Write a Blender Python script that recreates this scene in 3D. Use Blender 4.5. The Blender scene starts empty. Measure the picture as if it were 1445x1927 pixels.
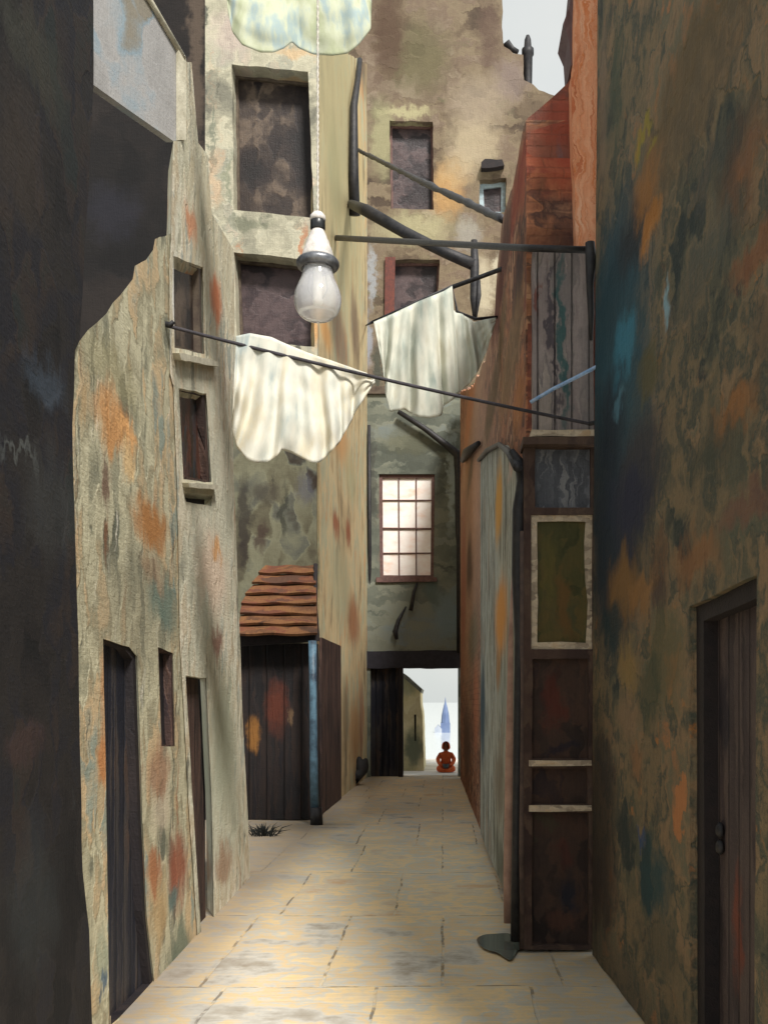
import bpy, bmesh, math, random
from mathutils import Vector, Matrix, noise
from mathutils.geometry import tessellate_polygon
random.seed(7)
S = bpy.context.scene
COL = S.collection

# ------------------------------------------------------------------ camera
W, H = 1445.0, 1927.0
F, VX, VY, EYE = 1900.0, 833.0, 1322.0, 1.6       # focal length and vanishing point in photo pixels, eye height
cam = bpy.data.cameras.new('camera')
co = bpy.data.objects.new('camera', cam); COL.objects.link(co)
co.location = (0, 0, EYE); co.rotation_euler = (math.radians(90), 0, 0)
cam.sensor_fit = 'HORIZONTAL'; cam.sensor_width = 36
cam.lens = 36 * F / W
cam.shift_x = 0.5 - VX / W
cam.shift_y = (VY - H / 2) / W
cam.clip_start = 0.05; cam.clip_end = 30000
S.camera = co
S.cycles.max_bounces = 8; S.cycles.diffuse_bounces = 3; S.cycles.glossy_bounces = 3; S.cycles.transmission_bounces = 8

# ------------------------------------------------------------------ world, sun, exposure
SUN_EL, SUN_AZ = 46.0, 153.0                       # azimuth clockwise from +Y
S.view_settings.view_transform = 'Standard'; S.view_settings.look = 'None'
S.view_settings.exposure = 0.88; S.view_settings.gamma = 1
w = bpy.data.worlds.new('World'); S.world = w; w.use_nodes = True
wt = w.node_tree; wt.nodes.clear()
sky = wt.nodes.new('ShaderNodeTexSky'); sky.sky_type = 'NISHITA'; sky.sun_disc = False
sky.sun_elevation = math.radians(SUN_EL); sky.sun_rotation = math.radians(SUN_AZ)
sky.air_density = 1.0; sky.dust_density = 4.0; sky.ozone_density = 1.0
bg = wt.nodes.new('ShaderNodeBackground'); bg.inputs['Strength'].default_value = 0.10
wo = wt.nodes.new('ShaderNodeOutputWorld')
tc = wt.nodes.new('ShaderNodeTexCoord')
nz = wt.nodes.new('ShaderNodeTexNoise'); nz.inputs['Scale'].default_value = 3.0; nz.inputs['Detail'].default_value = 6
rp = wt.nodes.new('ShaderNodeValToRGB')
rp.color_ramp.elements[0].position = 0.3; rp.color_ramp.elements[0].color = (3.5, 3.9, 3.9, 1)
rp.color_ramp.elements[1].position = 0.7; rp.color_ramp.elements[1].color = (4.9, 4.9, 4.6, 1)
mx = wt.nodes.new('ShaderNodeMix'); mx.data_type = 'RGBA'; mx.inputs[0].default_value = 0.85
wt.links.new(tc.outputs['Generated'], nz.inputs['Vector']); wt.links.new(nz.outputs['Fac'], rp.inputs['Fac'])
wt.links.new(sky.outputs['Color'], mx.inputs[6]); wt.links.new(rp.outputs['Color'], mx.inputs[7])
wt.links.new(mx.outputs[2], bg.inputs['Color']); wt.links.new(bg.outputs['Background'], wo.inputs['Surface'])
sl = bpy.data.lights.new('sun', 'SUN'); sl.energy = 3.0; sl.angle = math.radians(12); sl.color = (1.0, 0.965, 0.91)
so = bpy.data.objects.new('sun', sl); COL.objects.link(so)
el, az = math.radians(SUN_EL), math.radians(SUN_AZ)
so.rotation_euler = Vector((-math.sin(az)*math.cos(el), -math.cos(az)*math.cos(el), -math.sin(el))).to_track_quat('-Z', 'Y').to_euler()
so.location = (2, -4, 12)

# ------------------------------------------------------------------ helpers: pixels, planes, meshes
def lin(c):
    r = []
    for v in c[:3]:
        v /= 255.0
        r.append(v/12.92 if v <= 0.04045 else ((v+0.055)/1.055)**2.4)
    return (*r, 1.0)

def at(px, py, d):
    return Vector(((px-VX)*d/F, d, EYE+(VY-py)*d/F))

class Plane:
    """vertical plane through two ground points, its normal towards the alley"""
    def __init__(s, p0, p1):
        s.o = Vector((p0[0], p0[1])); e = Vector((p1[0]-p0[0], p1[1]-p0[1])); s.d = e.normalized()
        n = Vector((-s.d.y, s.d.x))
        mid = (Vector(p0)+Vector(p1))/2
        if n.dot(-mid) < 0: n = -n
        s.n = n
    def off(s, k):
        q = Plane((0, 0), (1, 1)); q.o = s.o+s.n*k; q.d = s.d; q.n = s.n; return q
    def uv(s, px, py):
        r = Vector(((px-VX)/F, 1.0))
        t = s.o.dot(s.n)/r.dot(s.n)
        p = r*t
        return ((p-s.o).dot(s.d), EYE+(VY-py)*t/F)
    def xyz(s, uv, k=0.0):
        p = s.o+s.d*uv[0]+s.n*k
        return Vector((p.x, p.y, uv[1]))
    def pt(s, px, py, k=0.0):
        return s.xyz(s.uv(px, py), k)
    def poly(s, pts): return [s.uv(*p) for p in pts]

WL = {}
def origin(o):
    v = Vector((0, 0, 0))
    while o is not None:
        v += o.location; o = o.parent
    return v

def tag(o, label=None, cat=None, group=None, kind=None):
    for k, v in (('label', label), ('category', cat), ('group', group), ('kind', kind)):
        if v: o[k] = v
    return o

def empty(name, loc, label, cat, group=None):
    o = bpy.data.objects.new(name, None); COL.objects.link(o); o.location = loc
    o.empty_display_size = 0.2
    return tag(o, label, cat, group)

def link_mesh(name, verts, faces, mats, parent=None, smooth=False, uvs=None, mi=None):
    if parent is None:
        loc = Vector(((min(v[0] for v in verts)+max(v[0] for v in verts))/2, (min(v[1] for v in verts)+max(v[1] for v in verts))/2, min(v[2] for v in verts)))
        base = loc
    else:
        base = origin(parent); loc = Vector((0, 0, 0))
    me = bpy.data.meshes.new(name)
    me.from_pydata([Vector(v)-base for v in verts], [], faces)
    if not isinstance(mats, (list, tuple)): mats = [mats]
    for m in mats: me.materials.append(m)
    ul = me.uv_layers.new(name='UVMap')
    for p in me.polygons:
        if smooth: p.use_smooth = True
        if mi: p.material_index = mi[p.index]
        n = p.normal
        for li in p.loop_indices:
            vi = me.loops[li].vertex_index
            if uvs is not None: ul.data[li].uv = uvs[vi]
            else:
                v = verts[vi]
                if abs(n.z) > 0.7: ul.data[li].uv = (v[0], v[1])
                elif abs(n.x) > abs(n.y): ul.data[li].uv = (v[1], v[2])
                else: ul.data[li].uv = (v[0], v[2])
    me.update()
    o = bpy.data.objects.new(name, me); COL.objects.link(o); o.location = loc
    if parent is not None: o.parent = parent
    return o

def fix_normals(o):
    bm = bmesh.new(); bm.from_mesh(o.data); bmesh.ops.recalc_face_normals(bm, faces=bm.faces); bm.to_mesh(o.data); bm.free()
    return o

def rough_loop(lp, amp, step=0.12, seed=0):
    if amp <= 0: return list(lp)
    out = []
    n = len(lp)
    for i in range(n):
        a, b = Vector(lp[i]), Vector(lp[(i+1) % n])
        L = (b-a).length
        k = max(1, min(90, int(L/step)))
        e = (b-a).normalized() if L > 0 else Vector((1, 0)); nn = Vector((-e.y, e.x))
        for j in range(k):
            p = a+(b-a)*(j/k)
            q = Vector((p.x*3.1+seed, p.y*3.1, seed*1.7))
            dz = noise.noise(q*1.1)*amp*1.2+noise.noise(q*3.7)*amp*0.7
            if j == 0: dz *= 0.3
            out.append((p.x+nn.x*dz, p.y+nn.y*dz))
    return out

def prism(name, pl, outer, mat, parent=None, holes=(), t=0.3, k=0.0, rough=0.0, px=True, hrough=None, seed=None, ex=None):
    """outline on a vertical plane, k in front of it, t thick going away from the alley"""
    seed = sum(ord(c) for c in name) % 23 if seed is None else seed
    o2 = pl.poly(outer) if px else list(outer)
    h2 = [pl.poly(h) if px else list(h) for h in holes]
    o2 = rough_loop(o2, rough, seed=3)
    h2 = [rough_loop(h, rough*0.7 if hrough is None else hrough, seed=9+i) for i, h in enumerate(h2)]
    loops = [o2]+h2
    flat = [p for lp in loops for p in lp]
    tri = tessellate_polygon([[Vector((p[0], p[1], 0)) for p in lp] for lp in loops])
    N = len(flat)
    exv = Vector((ex[0], ex[1], 0)) if ex else Vector((-pl.n.x*t, -pl.n.y*t, 0))
    V = [pl.xyz(p, k) for p in flat]; V += [v+exv for v in V]
    U = [(p[0], p[1]) for p in flat]*2
    Fs = [tuple(f) for f in tri]+[tuple(i+N for i in reversed(f)) for f in tri]
    s = 0
    for lp in loops:
        m = len(lp)
        for i in range(m):
            a, b = s+i, s+(i+1) % m
            Fs.append((a, b, b+N, a+N))
        s += m
    o = link_mesh(name, V, Fs, mat, parent, uvs=U)
    fix_normals(o)
    ul = o.data.uv_layers[0].data; th = exv.length
    for p in o.data.polygons[len(tri)*2:]:
        vs = [o.data.loops[li].vertex_index % N for li in p.loop_indices]
        us = [flat[i] for i in vs]
        eu = max(u[0] for u in us)-min(u[0] for u in us); ev = max(u[1] for u in us)-min(u[1] for u in us)
        for li in p.loop_indices:
            vi = o.data.loops[li].vertex_index
            if vi >= N:
                q = flat[vi-N]
                ul[li].uv = (q[0]+th, q[1]) if ev > eu else (q[0], q[1]+th)
    return o

def grow(pts, f):
    cx = sum(p[0] for p in pts)/len(pts); cy = sum(p[1] for p in pts)/len(pts)
    return [(cx+(p[0]-cx)*f, cy+(p[1]-cy)*f) for p in pts]

def inset(pts, k):
    """move every corner k pixels towards the centre along both axes"""
    cx = sum(p[0] for p in pts)/len(pts); cy = sum(p[1] for p in pts)/len(pts)
    return [(p[0]+(k if p[0] < cx else -k), p[1]+(k if p[1] < cy else -k)) for p in pts]

def tube_data(pts, r, seg=10, cap=True):
    pts = [Vector(p) for p in pts]; n = len(pts)
    rs = r if isinstance(r, (list, tuple)) else [r]*n
    V, Fs = [], []
    prev = None
    for i, p in enumerate(pts):
        a = pts[max(i-1, 0)]; b = pts[min(i+1, n-1)]
        t = (b-a).normalized()
        if prev is None:
            ref = Vector((0, 0, 1)) if abs(t.z) < 0.9 else Vector((1, 0, 0))
            x = t.cross(ref).normalized()
        else:
            x = (prev-t*prev.dot(t)).normalized()
        prev = x; y = t.cross(x)
        for j in range(seg):
            an = 2*math.pi*j/seg
            V.append(p+(x*math.cos(an)+y*math.sin(an))*rs[i])
    for i in range(n-1):
        for j in range(seg):
            a = i*seg+j; b = i*seg+(j+1) % seg
            Fs.append((a, b, b+seg, a+seg))
    if cap:
        Fs.append(tuple(reversed(range(seg)))); Fs.append(tuple(range((n-1)*seg, n*seg)))
    return V, Fs

def merge(parts):
    V, Fs = [], []
    for v, f in parts:
        o = len(V); V += list(v); Fs += [tuple(i+o for i in q) for q in f]
    return V, Fs

def tube(name, pts, r, mat, parent=None, seg=10, wob=0.0):
    if wob:
        q = []
        for i in range(len(pts)-1):
            a, b = Vector(pts[i]), Vector(pts[i+1]); k = max(1, int((b-a).length/0.12))
            q += [a+(b-a)*(j/k) for j in range(k)]
        q.append(Vector(pts[-1])); e = len(q)-1
        pts = [p+(noise.noise_vector(p*2.3)*wob if 0 < i < e else Vector((0, 0, 0))) for i, p in enumerate(q)]
        r = [r*(1+0.35*noise.noise(p*5.0)) for p in pts] if not isinstance(r, (list, tuple)) else r[0]
    v, f = tube_data(pts, r, seg)
    return link_mesh(name, v, f, mat, parent, smooth=True)

def box_data(x0, x1, y0, y1, z0, z1):
    V = [(x0, y0, z0), (x1, y0, z0), (x1, y1, z0), (x0, y1, z0), (x0, y0, z1), (x1, y0, z1), (x1, y1, z1), (x0, y1, z1)]
    return V, [(3, 2, 1, 0), (4, 5, 6, 7), (0, 1, 5, 4), (1, 2, 6, 5), (2, 3, 7, 6), (3, 0, 4, 7)]

def lathe_data(prof, c, seg=32):
    V, Fs = [], []
    for r, z in prof:
        for j in range(seg):
            a = 2*math.pi*j/seg
            V.append(Vector((c[0]+r*math.cos(a), c[1]+r*math.sin(a), z)))
    for i in range(len(prof)-1):
        for j in range(seg):
            a = i*seg+j; b = i*seg+(j+1) % seg
            Fs.append((a, b, b+seg, a+seg))
    return V, Fs

# ------------------------------------------------------------------ materials
class NT:
    def __init__(s, name):
        s.m = bpy.data.materials.new(name); s.m.use_nodes = True
        s.t = s.m.node_tree; s.t.nodes.clear()
        s.out = s.t.nodes.new('ShaderNodeOutputMaterial')
        s.b = s.t.nodes.new('ShaderNodeBsdfPrincipled')
        s.t.links.new(s.b.outputs[0], s.out.inputs[0])
    def n(s, typ, **kw):
        q = s.t.nodes.new(typ)
        for k, v in kw.items(): setattr(q, k, v)
        return q
    def l(s, a, b): s.t.links.new(a, b)
    def val(s, sock, v):
        if hasattr(v, 'is_output') or hasattr(v, 'links'): s.l(v, sock)
        else: sock.default_value = v
    def math(s, op, a, b=None, c=None, clamp=False):
        q = s.n('ShaderNodeMath', operation=op, use_clamp=clamp)
        s.val(q.inputs[0], a)
        if b is not None: s.val(q.inputs[1], b)
        if c is not None: s.val(q.inputs[2], c)
        return q.outputs[0]
    def vmath(s, op, a, b=None):
        q = s.n('ShaderNodeVectorMath', operation=op)
        s.val(q.inputs[0], a)
        if b is not None: s.val(q.inputs[1], b)
        return q
    def mix(s, f, a, b, blend='MIX'):
        q = s.n('ShaderNodeMix', data_type='RGBA', blend_type=blend)
        s.val(q.inputs[0], f); s.val(q.inputs[6], a); s.val(q.inputs[7], b)
        return q.outputs[2]
    def noise(s, vec, scale, detail=3, rough=0.55, color=False, sx=1, sy=1, off=0.0):
        m = s.n('ShaderNodeMapping'); m.inputs['Scale'].default_value = (sx, sy, 1); m.inputs['Location'].default_value = (off, off*0.7, off*1.3)
        s.l(vec, m.inputs['Vector'])
        q = s.n('ShaderNodeTexNoise'); q.inputs['Scale'].default_value = scale; q.inputs['Detail'].default_value = detail; q.inputs['Roughness'].default_value = rough
        s.l(m.outputs[0], q.inputs['Vector'])
        return q.outputs['Color' if color else 'Fac']
    def ramp(s, f, stops, interp='LINEAR'):
        q = s.n('ShaderNodeValToRGB'); q.color_ramp.interpolation = interp
        e = q.color_ramp.elements
        while len(e) < len(stops): e.new(0.5)
        for i, (p, c) in enumerate(stops):
            e[i].position = p; e[i].color = c
        s.l(f, q.inputs['Fac'])
        return q.outputs['Color']
    def srange(s, v, a, b, c=0.0, d=1.0):
        q = s.n('ShaderNodeMapRange', interpolation_type='SMOOTHSTEP')
        s.val(q.inputs[0], v); q.inputs[1].default_value = a; q.inputs[2].default_value = b; q.inputs[3].default_value = c; q.inputs[4].default_value = d
        return q.outputs[0]

MATN = [0]
def plaster(name, cols, pl=None, stains=(), stroke=(0.09, 0.28), mixr=0.5, rough=0.85, bump=0.35, streak=0.14, drips=(), spec=0.25, base_scale=1.0, warp=0.10, tilt=0.0, stw=0.30):
    """weathered, repeatedly patched wall: ragged patches of several old coats, brush streaks, runs and painted highlights (pixels -> wall metres)"""
    MATN[0] += 1; off = MATN[0]*7.31
    t = NT(name)
    uv = t.n('ShaderNodeUVMap').outputs[0]
    wn = t.vmath('SUBTRACT', t.noise(uv, 5.0, 4, 0.6, True, off=off), (0.5, 0.5, 0.5)).outputs[0]
    ws = t.n('ShaderNodeVectorMath', operation='SCALE'); t.l(wn, ws.inputs[0]); ws.inputs['Scale'].default_value = warp*2.2
    wv = t.vmath('ADD', uv, ws.outputs[0]).outputs[0]
    mp = t.n('ShaderNodeMapping'); mp.inputs['Scale'].default_value = (1/stroke[0], 1/stroke[1], 1); mp.inputs['Location'].default_value = (off, off, off)
    mp.inputs['Rotation'].default_value = (0, 0, tilt)
    t.l(wv, mp.inputs['Vector'])
    vo = t.n('ShaderNodeTexVoronoi', feature='SMOOTH_F1'); vo.inputs['Scale'].default_value = 1; vo.inputs['Smoothness'].default_value = 0.25
    t.l(mp.outputs[0], vo.inputs['Vector'])
    cell = t.n('ShaderNodeSeparateColor'); t.l(vo.outputs['Color'], cell.inputs[0])
    fb = t.noise(wv, 1.1*base_scale, 6, 0.62, off=off+3)
    fb = t.srange(fb, 0.30, 0.70)
    v = t.math('ADD', t.math('MULTIPLY', cell.outputs[0], 1-mixr), t.math('MULTIPLY', fb, mixr))
    n = len(cols)
    col = t.ramp(v, [(0.12+0.76*i/max(1, n-1), lin(c)) for i, c in enumerate(cols)])
    # runs of water and rust, plus pale painted highlight strokes
    for i, (c, thr, sx, sy, stg) in enumerate(drips):
        d = t.noise(wv, 1.0, 5, 0.65, sx=sx, sy=sy, off=off+11+i*5)
        g = t.noise(uv, 0.9, 2, 0.5, off=off+23+i*3)
        d = t.math('MULTIPLY', t.srange(d, thr, thr+0.10), t.srange(g, 0.40, 0.60))
        col = t.mix(t.math('MULTIPLY', d, stg), col, lin(c))
    if pl is not None and stains:
        big = t.vmath('MULTIPLY', t.vmath('SUBTRACT', t.noise(uv, 3.2, 4, 0.62, True, sx=1.3, sy=0.7, off=off+31), (0.5, 0.5, 0.5)).outputs[0], (stw*0.8, stw*1.3, 0)).outputs[0]
        rag = t.vmath('ADD', t.vmath('ADD', wv, big).outputs[0], t.vmath('MULTIPLY', t.vmath('SUBTRACT', t.noise(uv, 22, 3, 0.6, True, sy=0.4, off=off), (0.5, 0.5, 0.5)).outputs[0], (0.10, 0.16, 0)).outputs[0]).outputs[0]
        for (px, py, rx, ry, c, stg) in stains:
            a = pl.uv(px-rx, py); b = pl.uv(px+rx, py); cu = pl.uv(px, py)
            cu2 = pl.uv(px, py-ry); ru = abs(b[0]-a[0])/2; rv = abs(cu2[1]-cu[1])
            q = t.vmath('SUBTRACT', rag, (cu[0], cu[1], 0)).outputs[0]
            q = t.vmath('DIVIDE', q, (max(ru, 0.01), max(rv, 0.01), 1.0)).outputs[0]
            q = t.vmath('MULTIPLY', q, (1, 1, 0)).outputs[0]
            L = t.vmath('LENGTH', q).outputs['Value']
            f = t.srange(L, 0.35, 1.15, stg, 0.0)
            col = t.mix(f, col, lin(c))
    st = t.noise(uv, 1.0, 4, 0.7, sx=70, sy=6, off=off)
    st2 = t.noise(uv, 1.0, 3, 0.6, sx=9, sy=55, off=off+2)
    fine = t.noise(uv, 60, 3, 0.7, off=off)
    k = t.math('ADD', t.math('MULTIPLY', t.math('SUBTRACT', st, 0.5), streak*2.2), t.math('MULTIPLY', t.math('SUBTRACT', fine, 0.5), streak*1.2))
    k = t.math('ADD', k, 1.0)
    kc = t.n('ShaderNodeCombineColor'); 
    for i in range(3): t.l(k, kc.inputs[i])
    col = t.mix(1.0, col, kc.outputs[0], 'MULTIPLY')
    t.l(col, t.b.inputs['Base Color'])
    t.b.inputs['Roughness'].default_value = rough
    t.b.inputs['Specular IOR Level'].default_value = spec
    hgt = t.math('ADD', t.math('MULTIPLY', st, 0.5), t.math('ADD', t.math('MULTIPLY', v, 0.9), t.math('ADD', t.math('MULTIPLY', fine, 0.35), t.math('MULTIPLY', st2, 0.25))))
    bp = t.n('ShaderNodeBump'); bp.inputs['Strength'].default_value = bump; bp.inputs['Distance'].default_value = 0.03
    t.l(hgt, bp.inputs['Height']); t.l(bp.outputs[0], t.b.inputs['Normal'])
    return t.m

def brickwall(name, cols, pl=None, stains=(), mortar=(120, 95, 80), drips=(), bw=0.22, bh=0.075, bump=0.6):
    m = plaster(name, cols, pl, stains, stroke=(0.20, 0.09), mixr=0.55, drips=drips, bump=bump, warp=0.05)
    t = m.node_tree
    # courses: a brick height field and mortar lines laid over the weathered colour
    b = next(n for n in t.nodes if n.type == 'BSDF_PRINCIPLED')
    uv = t.nodes.new('ShaderNodeUVMap')
    br = t.nodes.new('ShaderNodeTexBrick'); br.inputs['Scale'].default_value = 1; br.inputs['Brick Width'].default_value = bw; br.inputs['Row Height'].default_value = bh
    br.inputs['Mortar Size'].default_value = 0.007; br.inputs['Mortar Smooth'].default_value = 0.4; br.inputs['Color1'].default_value = (0.80, 0.80, 0.80, 1); br.inputs['Color2'].default_value = (1.1, 1.1, 1.1, 1)
    br.inputs['Mortar'].default_value = (0.85, 0.85, 0.85, 1)
    nn = t.nodes.new('ShaderNodeTexNoise'); nn.inputs['Scale'].default_value = 7
    ad = t.nodes.new('ShaderNodeVectorMath'); ad.operation = 'MULTIPLY_ADD'; ad.inputs[1].default_value = (0.02, 0.02, 0)
    t.links.new(uv.outputs[0], nn.inputs['Vector']); t.links.new(nn.outputs['Color'], ad.inputs[0]); t.links.new(uv.outputs[0], ad.inputs[2]); t.links.new(ad.outputs[0], br.inputs['Vector'])
    src = b.inputs['Base Color'].links[0].from_socket
    mm = t.nodes.new('ShaderNodeMix'); mm.data_type = 'RGBA'; mm.blend_type = 'MULTIPLY'; mm.inputs[0].default_value = 0.5
    t.links.new(src, mm.inputs[6]); t.links.new(br.outputs['Color'], mm.inputs[7])
    m2 = t.nodes.new('ShaderNodeMix'); m2.data_type = 'RGBA'
    sc = t.nodes.new('ShaderNodeMath'); sc.operation = 'MULTIPLY'; sc.inputs[1].default_value = 0.25
    t.links.new(br.outputs['Fac'], sc.inputs[0]); t.links.new(sc.outputs[0], m2.inputs[0]); t.links.new(mm.outputs[2], m2.inputs[6]); m2.inputs[7].default_value = lin(mortar)
    t.links.new(m2.outputs[2], b.inputs['Base Color'])
    bp2 = t.nodes.new('ShaderNodeBump'); bp2.inputs['Strength'].default_value = 0.5; bp2.inputs['Distance'].default_value = 0.012; bp2.invert = True
    t.links.new(br.outputs['Fac'], bp2.inputs['Height']); old = b.inputs['Normal'].links[0].from_socket
    t.links.new(old, bp2.inputs['Normal']); t.links.new(bp2.outputs[0], b.inputs['Normal'])
    return m

def wood(name, cols, plank=0.13, rough=0.7, bump=0.5, stains=(), pl=None, horizontal=False):
    m = plaster(name, cols, pl, stains, stroke=(0.05, 0.8), mixr=0.4, rough=rough, bump=bump, streak=0.28, warp=0.05)
    t = m.node_tree
    b = next(n for n in t.nodes if n.type == 'BSDF_PRINCIPLED')
    uv = t.nodes.new('ShaderNodeUVMap'); sp = t.nodes.new('ShaderNodeSeparateXYZ'); t.links.new(uv.outputs[0], sp.inputs[0])
    a = t.nodes.new('ShaderNodeMath'); a.operation = 'DIVIDE'; a.inputs[1].default_value = plank; t.links.new(sp.outputs[1 if horizontal else 0], a.inputs[0])
    f = t.nodes.new('ShaderNodeMath'); f.operation = 'PINGPONG'; f.inputs[1].default_value = 0.5; t.links.new(a.outputs[0], f.inputs[0])
    g = t.nodes.new('ShaderNodeMapRange'); g.inputs[1].default_value = 0.0; g.inputs[2].default_value = 0.07; t.links.new(f.outputs[0], g.inputs[0])
    bp2 = t.nodes.new('ShaderNodeBump'); bp2.inputs['Strength'].default_value = 0.9; bp2.inputs['Distance'].default_value = 0.015
    t.links.new(g.outputs[0], bp2.inputs['Height']); old = b.inputs['Normal'].links[0].from_socket
    t.links.new(old, bp2.inputs['Normal']); t.links.new(bp2.outputs[0], b.inputs['Normal'])
    src = b.inputs['Base Color'].links[0].from_socket
    g2 = t.nodes.new('ShaderNodeMapRange'); g2.inputs[1].default_value = 0.0; g2.inputs[2].default_value = 0.05; g2.inputs[3].default_value = 0.35; t.links.new(f.outputs[0], g2.inputs[0])
    cc = t.nodes.new('ShaderNodeCombineColor')
    for i in range(3): t.links.new(g2.outputs[0], cc.inputs[i])
    mm = t.nodes.new('ShaderNodeMix'); mm.data_type = 'RGBA'; mm.blend_type = 'MULTIPLY'; mm.inputs[0].default_value = 1.0
    t.links.new(src, mm.inputs[6]); t.links.new(cc.outputs[0], mm.inputs[7]); t.links.new(mm.outputs[2], b.inputs['Base Color'])
    return m

def simple(name, col, rough=0.6, metal=0.0, var=0.35, scale=14, spec=0.4, col2=None, bump=0.15):
    t = NT(name)
    tcn = t.n('ShaderNodeTexCoord').outputs['Object']
    n1 = t.noise(tcn, scale, 5, 0.65)
    c1 = lin(col); c2 = lin(col2) if col2 else tuple(v*(1-var) for v in c1[:3])+(1,)
    t.l(t.ramp(n1, [(0.35, c2), (0.65, c1)]), t.b.inputs['Base Color'])
    t.b.inputs['Roughness'].default_value = rough; t.b.inputs['Metallic'].default_value = metal
    t.b.inputs['Specular IOR Level'].default_value = spec
    bp = t.n('ShaderNodeBump'); bp.inputs['Strength'].default_value = bump; bp.inputs['Distance'].default_value = 0.01
    t.l(t.noise(tcn, scale*4, 4, 0.7), bp.inputs['Height']); t.l(bp.outputs[0], t.b.inputs['Normal'])
    return t.m

# ------------------------------------------------------------------ planes of the alley
PA = Plane((-1.61, 4.40), (-1.77, 9.13))           # left plaster house
PN = Plane((-1.585, 1.2), (-1.60, 4.6))            # near dark wall, left
PC = Plane((-8, 8.6), (-2, 8.6))                   # dark house behind
PBF = Plane((-4.5, 14.2), (-1.77, 14.2))           # tall house front, upper storeys
PBL = Plane((-4.5, 14.34), (-1.77, 14.34))         # tall house front, lower storey
PBS = Plane((-1.765, 14.2), (-1.63, 21.7))         # tall house side
PF = Plane((-2, 21.7), (1, 21.7))                  # archway house at the end
PE = Plane((-3, 23.0), (2, 23.0))                  # background house
PDS = Plane((0.545, 6.60), (0.366, 21.7))          # brick house, side to the alley
PDF = Plane((0.5, 6.60), (1.1, 6.60))              # brick house, front to the camera
PR = Plane((0.945, 6.42), (1.14, 2.0))             # big wall, right

# ------------------------------------------------------------------ setting: pavement, quay, water
def pavement_mat():
    t = NT('pavement_stone')
    uv = t.n('ShaderNodeUVMap').outputs[0]
    wn = t.vmath('SUBTRACT', t.noise(uv, 2.2, 4, 0.6, True), (0.5, 0.5, 0.5)).outputs[0]
    wv = t.vmath('ADD', uv, t.vmath('MULTIPLY', wn, (0.05, 0.09, 0)).outputs[0]).outputs[0]
    br = t.n('ShaderNodeTexBrick'); br.offset = 0.43; br.squash = 0.8; br.squash_frequency = 3
    br.inputs['Scale'].default_value = 1; br.inputs['Brick Width'].default_value = 0.86; br.inputs['Row Height'].default_value = 1.9
    br.inputs['Mortar Size'].default_value = 0.010; br.inputs['Mortar Smooth'].default_value = 0.3
    br.inputs['Color1'].default_value = (0, 0, 0, 1); br.inputs['Color2'].default_value = (1, 1, 1, 1); br.inputs['Mortar'].default_value = (0.5, 0.5, 0.5, 1); br.inputs['Bias'].default_value = 0
    t.l(wv, br.inputs['Vector'])
    cell = t.n('ShaderNodeSeparateColor'); t.l(br.outputs['Color'], cell.inputs[0])
    fb = t.srange(t.noise(uv, 1.0, 6, 0.62, sx=1.5, sy=0.9), 0.3, 0.7)
    dab = t.srange(t.noise(uv, 1.0, 5, 0.65, sx=2.2, sy=3.0, off=4), 0.32, 0.68)
    v = t.math('ADD', t.math('MULTIPLY', cell.outputs[0], 0.25), t.math('ADD', t.math('MULTIPLY', fb, 0.40), t.math('MULTIPLY', dab, 0.35)))
    col = t.ramp(v, [(0.12, lin((156, 146, 130))), (0.30, lin((196, 192, 182))), (0.42, lin((218, 192, 148))), (0.52, lin((196, 194, 184))), (0.63, lin((230, 202, 152))), (0.76, lin((206, 194, 172))), (0.90, lin((206, 172, 132)))])
    ln = t.noise(uv, 1.0, 4, 0.7, sx=3, sy=38)
    k = t.math('ADD', 0.78, t.math('MULTIPLY', ln, 0.48))
    kc = t.n('ShaderNodeCombineColor')
    for i in range(3): t.l(k, kc.inputs[i])
    col = t.mix(1.0, col, kc.outputs[0], 'MULTIPLY')
    brk = t.srange(t.noise(uv, 4.5, 4, 0.65, off=8), 0.44, 0.58)
    jf = t.math('MULTIPLY', t.math('MULTIPLY', br.outputs['Fac'], brk), 0.65)
    col = t.mix(jf, col, lin((70, 58, 46)))
    # grime creeping out from the foot of the walls, damp patches
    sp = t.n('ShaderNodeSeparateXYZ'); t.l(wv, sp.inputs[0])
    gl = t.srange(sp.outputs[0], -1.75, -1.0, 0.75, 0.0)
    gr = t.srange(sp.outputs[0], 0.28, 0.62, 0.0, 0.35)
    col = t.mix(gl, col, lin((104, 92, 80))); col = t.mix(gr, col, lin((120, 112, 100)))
    wet = t.srange(t.noise(uv, 1.0, 4, 0.6, sx=1.1, sy=1.6, off=17), 0.60, 0.76, 0.0, 0.3)
    col = t.mix(wet, col, lin((128, 136, 134)))
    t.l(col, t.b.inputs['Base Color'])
    t.l(t.srange(wet, 0, 0.5, 0.78, 0.45), t.b.inputs['Roughness'])
    h = t.math('SUBTRACT', t.math('ADD', t.math('MULTIPLY', t.noise(uv, 30, 4, 0.65), 0.25), t.math('MULTIPLY', v, 0.5)), t.math('MULTIPLY', br.outputs['Fac'], 0.6))
    bp = t.n('ShaderNodeBump'); bp.inputs['Strength'].default_value = 0.5; bp.inputs['Distance'].default_value = 0.02
    t.l(h, bp.inputs['Height']); t.l(bp.outputs[0], t.b.inputs['Normal'])
    return t.m

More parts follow.
